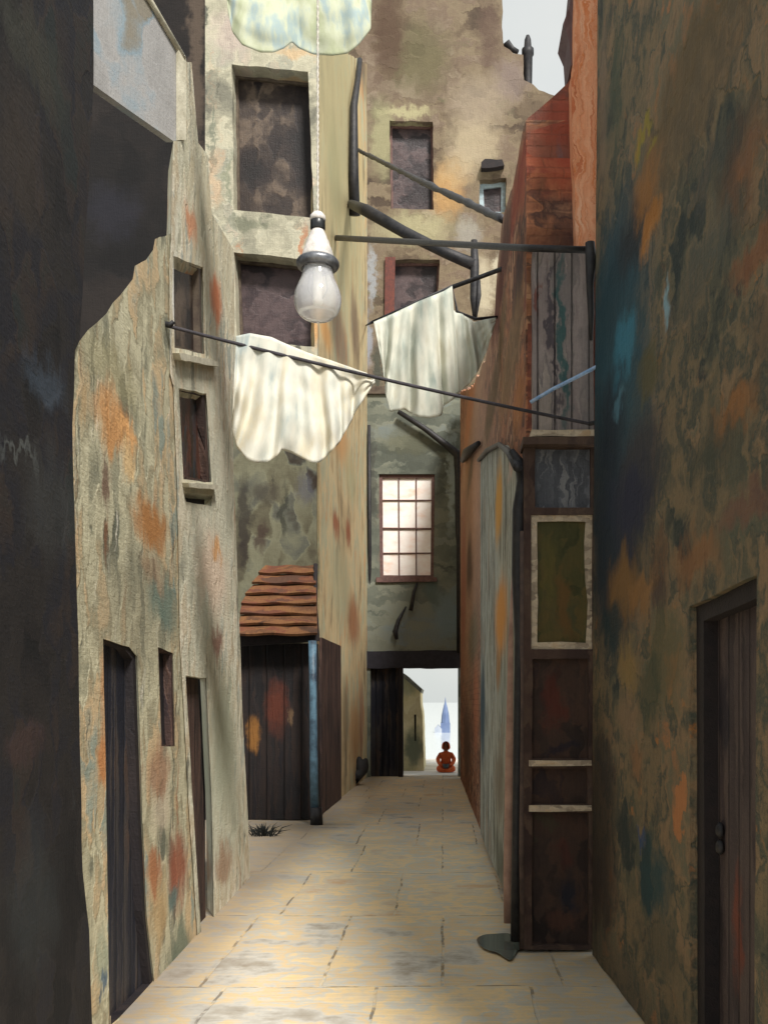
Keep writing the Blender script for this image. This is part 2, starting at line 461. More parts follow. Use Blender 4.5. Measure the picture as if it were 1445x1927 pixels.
def slab(name, x0, x1, y0, y1, z0, z1, mat, nx=1, ny=1, wave=0.0):
    V, Fs = box_data(x0, x1, y0, y1, z0, z1)
    if wave:
        Fs = [f for i, f in enumerate(Fs) if i != 1]
        s = len(V)
        for j in range(ny+1):
            for i in range(nx+1):
                x = x0+(x1-x0)*i/nx; y = y0+(y1-y0)*j/ny
                e = 0 if i in (0, nx) or j in (0, ny) else 1
                V.append((x, y, z1+e*wave*(noise.noise((x*1.7, y*1.3, 0))-0.6)))
        for j in range(ny):
            for i in range(nx):
                a = s+j*(nx+1)+i
                Fs.append((a, a+1, a+nx+2, a+nx+1))
    o = link_mesh(name, V, Fs, mat)
    return o
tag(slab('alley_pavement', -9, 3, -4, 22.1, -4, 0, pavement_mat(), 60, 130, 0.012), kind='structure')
m_quay = plaster('quay_stone', [(200, 192, 178), (222, 214, 202), (232, 226, 216)], stroke=(0.5, 0.3), streak=0.08, bump=0.2)
tag(slab('quay', -14, 14, 22.12, 33, -4, -0.25, m_quay), kind='structure')
t = NT('pale_water')
t.b.inputs['Base Color'].default_value = lin((206, 210, 208)); t.b.inputs['Roughness'].default_value = 0.12; t.b.inputs['IOR'].default_value = 1.33
bp = t.n('ShaderNodeBump'); bp.inputs['Strength'].default_value = 0.25; bp.inputs['Distance'].default_value = 0.1
t.l(t.noise(t.n('ShaderNodeTexCoord').outputs['Object'], 0.8, 4, 0.6, sx=0.5, sy=1.5), bp.inputs['Height']); t.l(bp.outputs[0], t.b.inputs['Normal'])
m_water = t.m
tag(link_mesh('water', [(-9000, -9000, -2.6), (9000, -9000, -2.6), (9000, 12000, -2.6), (-9000, 12000, -2.6)], [(0, 1, 2, 3)], m_water), kind='structure')

# ------------------------------------------------------------------ shared materials
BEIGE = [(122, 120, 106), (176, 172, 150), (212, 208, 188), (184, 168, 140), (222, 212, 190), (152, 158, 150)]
DR = [((60, 66, 60), 0.55, 10, 1.1, 0.75), ((140, 84, 50), 0.58, 7, 0.8, 0.75), ((232, 226, 210), 0.60, 12, 1.6, 0.8)]  # pale last entry paints cream highlights, the others are water and rust runs
m_iron = simple('black_iron', (34, 34, 38), 0.55, 0.3, col2=(54, 52, 52), bump=0.4)
m_ironlight = simple('worn_iron', (62, 62, 66), 0.5, 0.3, col2=(40, 38, 40), bump=0.4)
m_rope = simple('clothesline_cord', (66, 62, 68), 0.8, col2=(40, 38, 42))
m_blue = simple('blue_cord', (112, 150, 196), 0.6, col2=(170, 192, 220), scale=30)
m_darkpane = plaster('dark_interior', [(26, 22, 22), (40, 32, 30), (58, 48, 42), (96, 82, 70), (34, 28, 28)], stroke=(0.18, 0.4), streak=0.2, rough=0.5, mixr=0.6)
m_purple = plaster('dim_glass', [(34, 28, 30), (50, 42, 44), (84, 70, 70), (42, 34, 38)], stroke=(0.25, 0.2), streak=0.2, rough=0.35, mixr=0.6)
m_deep = plaster('dark_timber_infill', [(26, 24, 28), (38, 34, 36), (50, 42, 40)], stroke=(0.1, 0.6), streak=0.3, rough=0.7)
m_frame = simple('weathered_timber', (96, 84, 70), 0.8, col2=(66, 54, 46), scale=9, bump=0.4)
m_door_blue = wood('blue_black_boards', [(30, 32, 42), (42, 42, 50), (62, 58, 58), (84, 66, 56)], 0.14)
m_door_brown = wood('umber_boards', [(36, 28, 28), (58, 44, 40), (84, 64, 56), (44, 34, 36)], 0.12)

def opening(parent, pl, pts, kind, mat, depth=0.14, t=0.05, frame=None, fw=7, sill=None, sillmat=None, bars=None, thick=0.3):
    """a window or a door set back in its hole; frame and sill are sub-parts"""
    o = prism(kind, pl, grow(pts, 1.05), mat, parent, t=t, k=-depth)
    if frame:
        prism('frame', pl, grow(pts, 1.02), frame, o, holes=[inset(pts, fw)], t=0.05, k=-depth+0.045, hrough=0.004)
    if bars:
        prs = []
        for (a, b, r) in bars:
            prs.append(tube_data([pl.pt(*a, k=-depth+0.02), pl.pt(*b, k=-depth+0.02)], r, 6))
        v, f = merge(prs); link_mesh('glazing_bars', v, f, frame or m_frame, o)
    if sill:
        prism('sill', pl, sill, sillmat or frame or m_frame, o, t=0.10, k=0.05, rough=0.006)
    return o

# ------------------------------------------------------------------ left: near dark wall and dark house behind
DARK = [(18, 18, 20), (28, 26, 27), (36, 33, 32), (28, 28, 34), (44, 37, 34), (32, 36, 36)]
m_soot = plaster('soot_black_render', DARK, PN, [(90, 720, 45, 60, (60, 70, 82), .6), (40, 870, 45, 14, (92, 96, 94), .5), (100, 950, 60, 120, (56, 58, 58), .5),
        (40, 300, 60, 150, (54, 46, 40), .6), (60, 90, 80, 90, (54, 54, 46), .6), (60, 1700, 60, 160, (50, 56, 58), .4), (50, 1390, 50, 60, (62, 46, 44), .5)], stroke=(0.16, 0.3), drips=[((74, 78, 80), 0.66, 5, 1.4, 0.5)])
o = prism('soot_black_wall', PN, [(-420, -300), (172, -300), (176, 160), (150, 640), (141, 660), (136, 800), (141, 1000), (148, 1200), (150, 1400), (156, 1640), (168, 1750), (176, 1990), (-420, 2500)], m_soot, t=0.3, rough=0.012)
tag(o, 'soot black rendered wall filling the left edge, nearest to the viewer', 'wall')
hC = empty('dark_house', (-4.5, 8.6, 0), 'tall dark brown house rising behind the sloped top of the plaster house', 'house')
m_dark2 = plaster('dark_brown_render', [(18, 17, 18), (25, 23, 23), (32, 28, 27), (40, 35, 33)], PC, [(372, 60, 22, 300, (84, 72, 62), .8), (210, 400, 60, 70, (36, 36, 44), .6), (265, 590, 40, 40, (54, 42, 38), .6)], stroke=(0.3, 0.4))
prism('wall', PC, [(-600, -300), (386, -300), (386, 1675), (-600, 1675)], m_dark2, hC, t=0.25, ex=(-0.3, 0.25))

# ------------------------------------------------------------------ left: plaster house
hA = empty('plaster_house', (-1.75, 6.6, 0), 'weathered beige plaster house on the left with sloped broken top and narrow openings', 'house')
stA = [(400, 420, 70, 260, (188, 180, 150), .55), (396, 1000, 62, 330, (196, 194, 174), .75), (420, 1480, 46, 240, (182, 184, 164), .7), (328, 560, 6, 110, (222, 220, 214), .9), (215, 700, 60, 60, (150, 142, 108), .6), (250, 1150, 90, 120, (140, 134, 112), .5), (215, 800, 42, 70, (196, 140, 84), .85), (238, 812, 24, 26, (222, 168, 110), .8), (245, 870, 12, 40, (214, 180, 130), .8), (200, 900, 9, 62, (110, 86, 72), .9), (200, 1020, 6, 70, (120, 84, 60), .85),  # leading pale marks paint light onto the right face and its edge
       (285, 985, 38, 55, (166, 112, 60), .9), (310, 1140, 34, 58, (98, 116, 106), .85), (258, 1070, 30, 60, (124, 122, 104), .6), (290, 1080, 26, 45, (140, 112, 88), .6),
       (200, 1300, 14, 100, (190, 140, 96), .8), (195, 1420, 15, 60, (186, 120, 66), .8), (350, 545, 8, 30, (196, 130, 92), .6), (357, 420, 14, 38, (192, 128, 90), .85), (405, 570, 14, 60, (190, 108, 66), .9),
       (400, 1080, 34, 90, (214, 190, 168), .8), (405, 1040, 12, 22, (206, 150, 90), .8), (408, 1210, 14, 40, (128, 84, 70), .8), (420, 1400, 26, 160, (168, 172, 150), .6),
       (300, 1460, 26, 60, (160, 118, 92), .7), (305, 1530, 22, 50, (190, 176, 154), .7), (290, 1640, 16, 55, (158, 100, 64), .85), (335, 1640, 22, 90, (142, 82, 60), .9), (325, 1690, 12, 40, (84, 112, 108), .8), (300, 1720, 18, 80, (178, 150, 108), .8), (340, 1790, 26, 60, (100, 110, 94), .85),
       (190, 1810, 18, 60, (150, 158, 138), .7), (192, 1860, 6, 30, (64, 92, 116), .8), (420, 1620, 20, 50, (140, 100, 74), .7), (375, 1240, 10, 60, (176, 178, 160), .6), (158, 760, 8, 70, (176, 150, 112), .7), (385, 1150, 10, 60, (200, 206, 190), .6)]
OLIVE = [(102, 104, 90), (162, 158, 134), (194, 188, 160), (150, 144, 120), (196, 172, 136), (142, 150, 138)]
m_A = plaster('patched_plaster_shaded', OLIVE, PA, [q for q in stA if q[0] < 345], stroke=(0.11, 0.32), drips=DR, bump=0.5)  # darker copy: shade of the left face put into the colour
m_A2 = plaster('patched_plaster_lit', BEIGE, PA, [q for q in stA if q[0] > 322], stroke=(0.07, 0.26), drips=DR, bump=0.55)  # paler copy: light on the right face put into the colour
winA1 = [(324, 481), (379, 502), (382, 666), (326, 654)]
winA2 = [(334, 730), (386, 740), (396, 908), (343, 902)]
winA3 = [(343, 927), (397, 932), (396, 952), (348, 944)]
winA4 = [(297, 1218), (325, 1229), (329, 1405), (304, 1405)]
doorA1 = [(194, 1202), (243, 1217), (258, 1236), (268, 1540), (276, 1720), (291, 1858), (206, 1936), (203, 1700), (200, 1500)]
doorA2 = [(347, 1271), (386, 1276), (396, 1500), (401, 1762), (377, 1762), (360, 1500)]
outL = [(120, 2140), (126, 1500), (141, 1000), (136, 800), (140, 655), (165, 620), (200, 590), (250, 525), (254, 500), (275, 488), (288, 470), (292, 450), (326, 436), (325, 500), (329, 700), (336, 905), (341, 1200), (344, 1275), (356, 1500), (376, 1774)]
outU = [(317, 700), (316, 500), (320, 438), (324, 264), (344, 264), (343, 112), (358, 116), (371, 268), (389, 292), (396, 400), (438, 470), (440, 640), (437, 870), (446, 1100), (455, 1350), (466, 1560), (470, 1664), (370, 1772), (352, 1500), (340, 1275), (336, 1200), (333, 1000), (331, 905), (324, 725)]
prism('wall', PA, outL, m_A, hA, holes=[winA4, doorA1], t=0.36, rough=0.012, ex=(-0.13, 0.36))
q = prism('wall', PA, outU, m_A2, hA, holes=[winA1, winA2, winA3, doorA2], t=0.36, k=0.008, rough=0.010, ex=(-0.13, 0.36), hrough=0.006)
q['label'] = 'strip of wall with the stacked windows, coloured paler as if better lit'
m_cream = simple('cream_render', (196, 190, 170), 0.85, col2=(160, 154, 134), scale=9, bump=0.4)
m_Apane = plaster('old_window_glass', [(42, 36, 34), (56, 48, 40), (40, 58, 66), (92, 58, 46), (38, 34, 34)], stroke=(0.07, 0.35), streak=0.2, rough=0.3, mixr=0.3)
opening(hA, PA, winA1, 'window', m_darkpane, 0.05, frame=m_frame, fw=4, sill=[(322, 664), (401, 680), (400, 690), (326, 676)], sillmat=m_cream)
opening(hA, PA, winA2, 'window', m_Apane, 0.05, frame=m_door_brown, fw=5, sill=[(340, 908), (400, 913), (400, 921), (342, 917)], sillmat=m_cream)
opening(hA, PA, winA3, 'vent', m_deep, 0.05)
opening(hA, PA, winA4, 'window', m_deep, 0.05, frame=m_door_brown, fw=3)
dA = opening(hA, PA, doorA1, 'door', m_door_blue, 0.055, frame=m_deep, fw=5); dA['label'] = 'blue black board door'
dA2 = opening(hA, PA, doorA2, 'door', m_door_brown, 0.055); dA2['label'] = 'narrow reddish brown door'
v, f = lathe_data([(0.001, 0.98), (0.018, 0.985), (0.024, 1.0), (0.018, 1.02), (0.001, 1.025)], PA.pt(268, 1550, -0.12), 12)
link_mesh('handle', v, f, m_ironlight, dA, smooth=True)
# open shutter: hinged on the house, swung towards the viewer
m_shut = plaster('grey_blue_paint', [(104, 108, 112), (134, 132, 130), (148, 146, 144), (126, 140, 148), (122, 116, 104)], stroke=(0.3, 0.4), streak=0.12, bump=0.3, rough=0.6)
PSH = Plane((at(345, 265, 6.5).x, 6.5), (at(168, 150, 5.7).x, 5.7))
sh = prism('shutter', PSH, [(345, 112), (275, -6), (240, -60), (168, -90), (175, 158), (325, 264), (345, 264)], m_shut, hA, t=0.05, rough=0.004)
sh['label'] = 'pale grey blue shutter swung outwards'
prism('edge_strip', PSH, [(345, 110), (331, 88), (331, 264), (345, 264)], m_cream, sh, t=0.02, k=0.022, rough=0.003)
tube('rail', [PSH.pt(343, 110, .012), PSH.pt(275, -6, .012), PSH.pt(240, -60, .012)], 0.018, m_cream, sh)

# ------------------------------------------------------------------ left: tall house behind the recess
hB = empty('tall_house', (-2.9, 15.5, 0), 'tall pale olive house with two large dark windows facing the viewer', 'house')
GREENB = [(100, 98, 88), (146, 142, 124), (180, 174, 152), (152, 150, 134), (192, 174, 152)]
stB = [(470, 420, 60, 14, (96, 100, 82), .6), (405, 340, 16, 60, (186, 150, 118), .5), (398, 260, 6, 90, (86, 96, 84), .6), (440, 60, 50, 60, (176, 160, 150), .7), (560, 90, 60, 18, (190, 160, 122), .7), (596, 620, 12, 40, (196, 150, 98), .9), (430, 330, 8, 60, (110, 116, 96), .6)]
m_B = plaster('olive_beige_plaster', GREENB, PBF, stB, stroke=(0.22, 0.55), drips=[((74, 86, 76), 0.58, 4.5, 0.5, 0.7), ((170, 106, 68), 0.57, 5, 0.4, 0.75), ((60, 62, 56), 0.60, 7, 0.5, 0.7)], base_scale=0.6, warp=0.2, bump=0.6)
winB1 = [(436, 120), (580, 134), (590, 410), (440, 394)]
winB2 = [(440, 474), (592, 490), (592, 652), (446, 640)]
prism('front_wall', PBF, [(290, -60), (597, -60), (597, 760), (290, 760)], m_B, hB, holes=[winB1, winB2], t=0.5, hrough=0.012)
opening(hB, PBF, winB1, 'window', m_darkpane, 0.30, frame=m_frame, fw=5)
opening(hB, PBF, winB2, 'window', m_purple, 0.30, frame=m_frame, fw=5)
m_Blow = plaster('dark_olive_render', [(66, 60, 48), (92, 88, 70), (112, 110, 90), (84, 84, 74), (52, 44, 36)], PBL, [(460, 980, 16, 110, (40, 34, 32), .8), (500, 930, 30, 30, (60, 54, 46), .7), (535, 960, 8, 60, (48, 48, 40), .8), (490, 1010, 10, 40, (58, 44, 38), .8), (575, 920, 20, 40, (88, 88, 94), .6)], stroke=(0.25, 0.5), base_scale=0.7, drips=[((44, 40, 36), 0.58, 4, 0.6, 0.7)])  # tall dark mark by the left edge paints in the recess's shadow side
prism('lower_wall', PBL, [(290, 755), (596, 755), (596, 1552), (290, 1552)], m_Blow, hB, t=0.4)
stS = [(640, 250, 60, 420, (158, 148, 112), .8), (640, 820, 24, 60, (196, 146, 92), .75), (632, 990, 8, 34, (140, 72, 44), .85), (655, 1000, 6, 30, (134, 70, 44), .85), (665, 1170, 14, 60, (146, 92, 58), .8), (660, 900, 14, 60, (168, 166, 130), .6), (640, 1100, 24, 100, (170, 168, 136), .6), (650, 1350, 8, 90, (106, 88, 62), .7), (668, 1380, 14, 80, (166, 124, 80), .7), (612, 620, 14, 40, (204, 150, 88), .8), (640, 640, 20, 70, (112, 86, 72), .7), (668, 620, 10, 80, (96, 72, 60), .7), (630, 330, 16, 120, (150, 144, 108), .6), (672, 250, 12, 90, (196, 168, 120), .7), (676, 60, 20, 90, (92, 72, 60), .8), (680, 1350, 5, 90, (140, 90, 70), .6)]
m_BS = plaster('ochre_plaster', [(138, 126, 100), (176, 156, 120), (198, 178, 138), (170, 170, 142), (192, 154, 112)], PBS, stS, stroke=(0.30, 0.9), drips=[((116, 70, 46), 0.60, 3.5, 0.5, 0.8), ((92, 94, 78), 0.60, 3, 0.5, 0.6)], base_scale=0.7)
prism('side_wall', PBS, [(600, -60), (662, -60), (655, 100), (690, 120), (692, 1470), (600, 1556)], m_BS, hB, t=0.45, rough=0.02, ex=(-0.3, 0.3), k=0.003)
tube('drainpipe', [PBS.pt(668, 112, .09), PBS.pt(664, 150, .09), PBS.pt(655, 200, .10), PBS.pt(655, 330, .10), PBS.pt(657, 405, .10)], [0.05, 0.055, 0.07, 0.09, 0.10], m_iron, hB)
tube('downpipe', [PBS.pt(689, 800, .06), PBS.pt(690, 1000, .06), PBS.pt(691, 1160, .06), PBS.pt(694, 1195, .07), PBS.pt(692, 1240, .06)], [0.035, 0.04, 0.045, 0.10, 0.05], m_iron, hB)
# dark board hatch at the foot of the side wall, next to the lean-to
prism('side_door', PBS, [(600, 1200), (637, 1216), (638, 1503), (600, 1533)], m_door_brown, hB, t=0.05, k=0.04, rough=0.006)

# ------------------------------------------------------------------ lean-to shed in the recess
sh2 = empty('lean_to_shed', (-2.3, 13.6, 0), 'dark timber lean-to under an orange ribbed roof in the recess on the left', 'shed')
PSD = Plane((-3.6, 13.75), (-1.70, 13.75))
m_shed = wood('near_black_boards', [(22, 20, 22), (30, 27, 28), (42, 33, 30), (27, 24, 27)], 0.24, pl=PSD, stains=[(520, 1330, 24, 60, (92, 46, 32), .8), (475, 1380, 15, 35, (140, 96, 46), .8), (545, 1350, 6, 20, (120, 96, 70), .6)])
prism('wall', PSD, [(380, 1212), (597, 1212), (602, 1543), (380, 1543)], m_shed, sh2, t=0.12, rough=0.01)
m_lintel = simple('black_brown_timber', (38, 30, 30), 0.8, col2=(26, 22, 24), bump=0.5)
prism('fascia', PSD.off(0.28), [(380, 1194), (600, 1190), (600, 1206), (380, 1222)], m_lintel, sh2, t=0.07, rough=0.006)
m_roof = plaster('rusty_orange_tiles', [(62, 44, 34), (92, 62, 42), (116, 80, 50), (100, 60, 44), (80, 56, 44)], stroke=(0.35, 0.08), streak=0.2, bump=0.6)
V, Fs, U = [], [], []
rows = 7
lb = [(448, 1198), (452, 1150), (456, 1116), (478, 1088), (500, 1066)]
def lerp_poly(pts, t):
    k = min(len(pts)-2, int(t*(len(pts)-1))); f = t*(len(pts)-1)-k
    return tuple(pts[k][i]+(pts[k+1][i]-pts[k][i])*f for i in range(2))
for r in range(rows):
    for e in (0, 1):
        tt = (r+e*1.18)/rows; tt = min(tt, 1.0)
        d = 13.38+(14.18-13.38)*tt
        ly = 1198+(1064-1198)*tt
        lx = lerp_poly([(p[0], 0) for p in lb], tt)[0]
        lx = min(lx, 600)
        for i in range(17):
            px = lx+(598-4*tt-lx)*i/16
            p = at(px, ly+1.2*math.sin(i*0.7+r*2), d)
            lift = 0.065*(1-e)+0.012*math.sin(i*math.pi*1.0)
            V.append(p+Vector((0, -lift*0.8, lift*0.6)))
            U.append((p.x, p.z*1.2+r*0.37))
    b = r*34
    for i in range(16): Fs.append((b+i, b+i+1, b+17+i+1, b+17+i))
ro = link_mesh('roof', V, Fs, m_roof, sh2, uvs=U)
md = ro.modifiers.new('thick', 'SOLIDIFY'); md.thickness = 0.035; md.offset = -1
tube('post', [at(588, 1206, 13.33), at(589, 1300, 13.33), at(590, 1420, 13.33), at(593, 1552, 13.30)], [0.055, 0.05, 0.055, 0.06], simple('blue_grey_paint', (92, 124, 142), 0.5, col2=(44, 58, 72), scale=6, bump=0.3), sh2)
tube('post_shoe', [at(595, 1520, 13.27), at(596, 1553, 13.27)], [0.075, 0.085], m_iron, sh2)
tube('gutter_pipe', [at(594, 1062, 14.1), at(593, 1140, 13.8), at(597, 1196, 13.5)], 0.03, m_lintel, sh2)

# ------------------------------------------------------------------ end of the alley: archway house
hF = empty('archway_house', (-0.6, 21.9, 0), 'low grey green house closing the alley above a dark lintel and passage', 'house')
stF = [(840, 1160, 30, 60, (112, 128, 132), .8), (815, 1110, 20, 40, (84, 98, 94), .7), (850, 900, 10, 120, (156, 166, 162), .7), (720, 1000, 10, 90, (112, 100, 88), .6), (700, 900, 8, 120, (66, 64, 58), .6), (770, 830, 60, 30, (92, 92, 74), .6)]
m_F = plaster('grey_green_render', [(78, 82, 74), (98, 102, 92), (120, 122, 108), (112, 120, 118)], PF, stF, stroke=(0.8, 0.16), base_scale=0.5, streak=0.12, warp=0.2)
winF = [(713, 892), (818, 892), (816, 1088), (715, 1088)]
arch = [(757, 1500), (757, 1256), (862, 1256), (862, 1500)]
doorF = [(697, 1500), (697, 1257), (752, 1257), (752, 1500)]
prism('wall', PF, [(688, 735), (868, 735), (868, 1466), (862, 1466), (862, 1240), (757, 1240), (757, 1466), (752, 1466), (752, 1240), (697, 1240), (697, 1466), (688, 1466)], m_F, hF, holes=[winF], t=0.35)
prism('door', PF, [(695, 1250), (754, 1250), (754, 1463), (695, 1463)], m_door_blue, hF, t=0.06, k=-0.18)
prism('jamb', PF, [(750, 1255), (758, 1255), (758, 1463), (750, 1463)], m_lintel, hF, t=0.33, k=0.02, rough=0.01)
prism('lintel', PF, [(690, 1226), (868, 1224), (868, 1257), (690, 1258)], simple('blue_black_timber', (42, 40, 48), 0.8, col2=(30, 28, 34), bump=0.5), hF, t=0.45, k=0.05, rough=0.012)
m_wf = simple('brown_window_frame', (112, 84, 78), 0.7, col2=(84, 60, 56))
t = NT('bright_panes')
uv = t.n('ShaderNodeUVMap').outputs[0]
t.l(t.ramp(t.noise(uv, 1.0, 4, 0.6, sx=2.0, sy=3.5), [(0.25, lin((230, 194, 170))), (0.45, lin((240, 228, 220))), (0.60, lin((246, 240, 234))), (0.78, lin((236, 212, 192)))]), t.b.inputs['Base Color'])
t.b.inputs['Roughness'].default_value = 0.25
m_pane = t.m
bars = [((750, 892), (751, 1088), .014), ((783, 892), (783, 1088), .014), ((715, 940), (817, 940), .014), ((715, 993), (817, 994), .02), ((715, 1040), (817, 1040), .014)]
opening(hF, PF, winF, 'window', m_pane, 0.10, frame=m_wf, fw=6, sill=[(708, 1087), (822, 1087), (822, 1095), (708, 1096)], bars=bars)
prism('coping', PF, [(686, 728), (868, 728), (868, 742), (686, 742)], m_frame, hF, t=0.45, k=0.06)
# bent pipe on the grey green wall
tube('bracket', [PF.pt(785, 1097, .03), PF.pt(779, 1115, .10), PF.pt(773, 1150, .12)], [0.02, 0.035, 0.045], m_iron, hF)
tube('bracket', [PF.pt(764, 1142, .04), PF.pt(750, 1168, .10), PF.pt(744, 1190, .12), PF.pt(747, 1204, .10)], [0.015, 0.04, 0.06, 0.035], m_iron, hF)
tube('drainpipe', [PF.pt(750, 778, .15), PF.pt(800, 810, .14), PF.pt(842, 842, .13), PF.pt(862, 858, .13), PF.pt(864, 900, .12), PF.pt(864, 1000, .12), PF.pt(865, 1020, .12), PF.pt(865, 1230, .10)], [0.05, 0.06, 0.075, 0.11, 0.10, 0.09, 0.08, 0.07], m_iron, hF)

# ------------------------------------------------------------------ background house
hE = empty('background_house', (-0.5, 24.0, 0), 'tall mottled stone house filling the background beneath the sky', 'house')
stE = [(790, 110, 70, 90, (92, 86, 62), .75), (730, 60, 40, 130, (76, 58, 46), .85), (920, 60, 26, 90, (84, 66, 58), .7), (960, 150, 40, 50, (122, 108, 102), .7), (840, 360, 40, 60, (176, 138, 88), .7), (860, 320, 40, 40, (170, 146, 110), .6), (890, 270, 60, 70, (168, 154, 128), .7), (900, 190, 70, 60, (150, 136, 118), .6), (720, 260, 30, 90, (150, 146, 112), .7), (780, 430, 90, 40, (164, 158, 124), .7), (880, 440, 30, 40, (150, 148, 140), .6), (910, 540, 26, 70, (186, 176, 152), .7), (700, 520, 10, 70, (152, 156, 160), .7), (765, 210, 60, 14, (168, 162, 124), .7), (690, 640, 14, 60, (150, 156, 166), .6), (710, 700, 14, 60, (60, 66, 58), .8), (940, 500, 14, 40, (190, 182, 160), .7)]
m_E = plaster('mottled_stone', [(74, 62, 52), (100, 86, 70), (120, 106, 86), (108, 92, 78), (134, 120, 102)], PE, stE, stroke=(0.45, 0.22), base_scale=0.6, warp=0.2, bump=0.7, streak=0.2, drips=[((84, 70, 58), 0.56, 2.5, 0.7, 0.7), ((98, 96, 70), 0.56, 1.2, 2.2, 0.6)])
winE1 = [(733, 226), (814, 228), (816, 394), (735, 392)]
winE2 = [(733, 488), (827, 488), (823, 590), (728, 590)]
winE3 = [(902, 338), (952, 334), (952, 398), (904, 398)]
outE = [(640, -60), (945, -60), (946, 60), (948, 86), (958, 92), (966, 100), (984, 102), (986, 150), (1003, 158), (1014, 168), (1090, 200), (1090, 1454), (880, 1454), (880, 1238), (740, 1238), (740, 1454), (640, 1454)]
prism('wall', PE, outE, m_E, hE, holes=[winE1, winE2, winE3], t=3.0, rough=0.03, hrough=0.02)
for pts, mt, lb_ in ((winE1, m_purple, None), (winE2, m_purple, None), (winE3, m_purple, 'small grey window with pale blue frame')):
    wd = opening(hE, PE, pts, 'window', mt, 0.25, frame=m_wf if lb_ is None else simple('pale_blue_paint', (168, 188, 196), 0.7, col2=(140, 150, 154)), fw=4 if lb_ is None else 8)
    if lb_: wd['label'] = lb_
prism('shutter', PE, [(725, 486), (744, 486), (742, 588), (724, 600)], simple('red_brown_paint', (104, 52, 40), 0.7, col2=(78, 40, 34)), hE, t=0.05, k=0.08)
prism('hood', PE, [(905, 312), (912, 306), (944, 307), (948, 318), (930, 322), (905, 323)], m_lintel, hE, t=0.2, k=0.18, rough=0.02)
v, f = lathe_data([(0.10, at(0, 160, 23.3).z), (0.11, at(0, 105, 23.3).z), (0.14, at(0, 102, 23.3).z), (0.14, at(0, 92, 23.3).z), (0.09, at(0, 90, 23.3).z), (0.075, at(0, 74, 23.3).z), (0.04, at(0, 66, 23.3).z), (0.0, at(0, 65, 23.3).z)], at(993, 100, 23.3), 14)
link_mesh('chimney_pot', v, f, m_iron, hE, smooth=True)
v, f = merge([tube_data([at(948, 86, 23.2), at(955, 82, 23.2), at(964, 92, 23.2), at(975, 97, 23.2)], [0.05, 0.10, 0.07, 0.05], 8)])
link_mesh('ridge_tile', v, f, m_iron, hE, smooth=True)

# ------------------------------------------------------------------ right: brick house
hD = empty('brick_house', (0.75, 7.5, 0), 'red brick house on the right side of the alley with panelled lower front', 'house')
stD = [(885, 1000, 30, 420, (176, 144, 124), .75), (890, 790, 50, 60, (178, 142, 118), .7), (970, 380, 20, 60, (150, 66, 48), .7), (950, 470, 14, 90, (74, 44, 40), .8), (935, 580, 14, 70, (92, 44, 38), .8), (975, 520, 14, 80, (60, 48, 50), .8), (960, 680, 30, 90, (128, 104, 74), .75), (925, 760, 20, 60, (92, 80, 56), .7), (975, 760, 14, 70, (170, 112, 64), .8), (885, 760, 18, 60, (190, 132, 98), .8), (945, 620, 10, 60, (88, 76, 50), .7), (884, 1060, 9, 70, (74, 58, 52), .85), (872, 1100, 6, 180, (146, 92, 76), .8), (893, 950, 10, 140, (190, 148, 122), .8), (885, 890, 8, 30, (110, 100, 84), .7), (890, 1200, 12, 60, (120, 118, 100), .7), (878, 1400, 8, 90, (88, 68, 60), .8), (895, 1330, 6, 110, (190, 120, 88), .8), (985, 330, 10, 80, (160, 76, 56), .7)]
m_D = brickwall('weathered_red_brick', [(64, 48, 44), (128, 82, 64), (172, 116, 84), (92, 66, 58), (190, 142, 110), (120, 96, 80)], PDS, stD, mortar=(110, 76, 62), drips=[((52, 44, 42), 0.55, 6, 1.0, 0.8), ((206, 176, 150), 0.60, 8, 0.8, 0.7)])
prism('side_wall', PDS, [(990, 224), (984, 240), (968, 330), (944, 420), (936, 500), (930, 600), (912, 680), (890, 725), (866, 738), (866, 1470), (895, 1548), (945, 1672), (990, 1790)], m_D, hD, t=0.4, rough=0.045)
stDF = [(1050, 230, 40, 60, (156, 76, 58), .7), (1040, 400, 30, 90, (88, 80, 88), .8), (1058, 330, 16, 70, (104, 92, 98), .7), (1010, 400, 14, 70, (70, 60, 66), .8), (1030, 350, 4, 10, (110, 160, 140), .8), (1000, 470, 16, 60, (88, 56, 50), .7)]
m_DF = brickwall('red_brick_front', [(92, 58, 52), (126, 76, 62), (144, 88, 70), (104, 76, 70)], PDF, stDF, mortar=(116, 80, 66))
prism('front_wall', PDF, [(992, 222), (1010, 208), (1040, 182), (1068, 156), (1084, 130), (1150, 130), (1150, 1784), (992, 1784)], m_DF, hD, t=0.4, rough=0.012)
m_or = plaster('orange_brick_face', [(196, 112, 74), (220, 146, 106), (228, 166, 130), (210, 124, 76), (230, 178, 146)], stroke=(0.02, 0.5), mixr=0.4, bump=0.5, streak=0.18)
prism('brick_pier', PDF.off(0.14), [(1083, -60), (1140, -60), (1138, 200), (1132, 462), (1085, 462), (1078, 300), (1075, 140), (1082, 110)], m_or, hD, t=0.2, rough=0.008)
m_pp = plaster('mauve_brown_render', [(84, 66, 66), (104, 86, 86), (92, 74, 72)], stroke=(0.06, 0.2))
prism('pier_cornice', PDF.off(0.02), [(1086, -60), (1078, -60), (1072, 10), (1059, 44), (1070, 70), (1074, 122), (1086, 122)], m_pp, hD, t=0.3, rough=0.008)
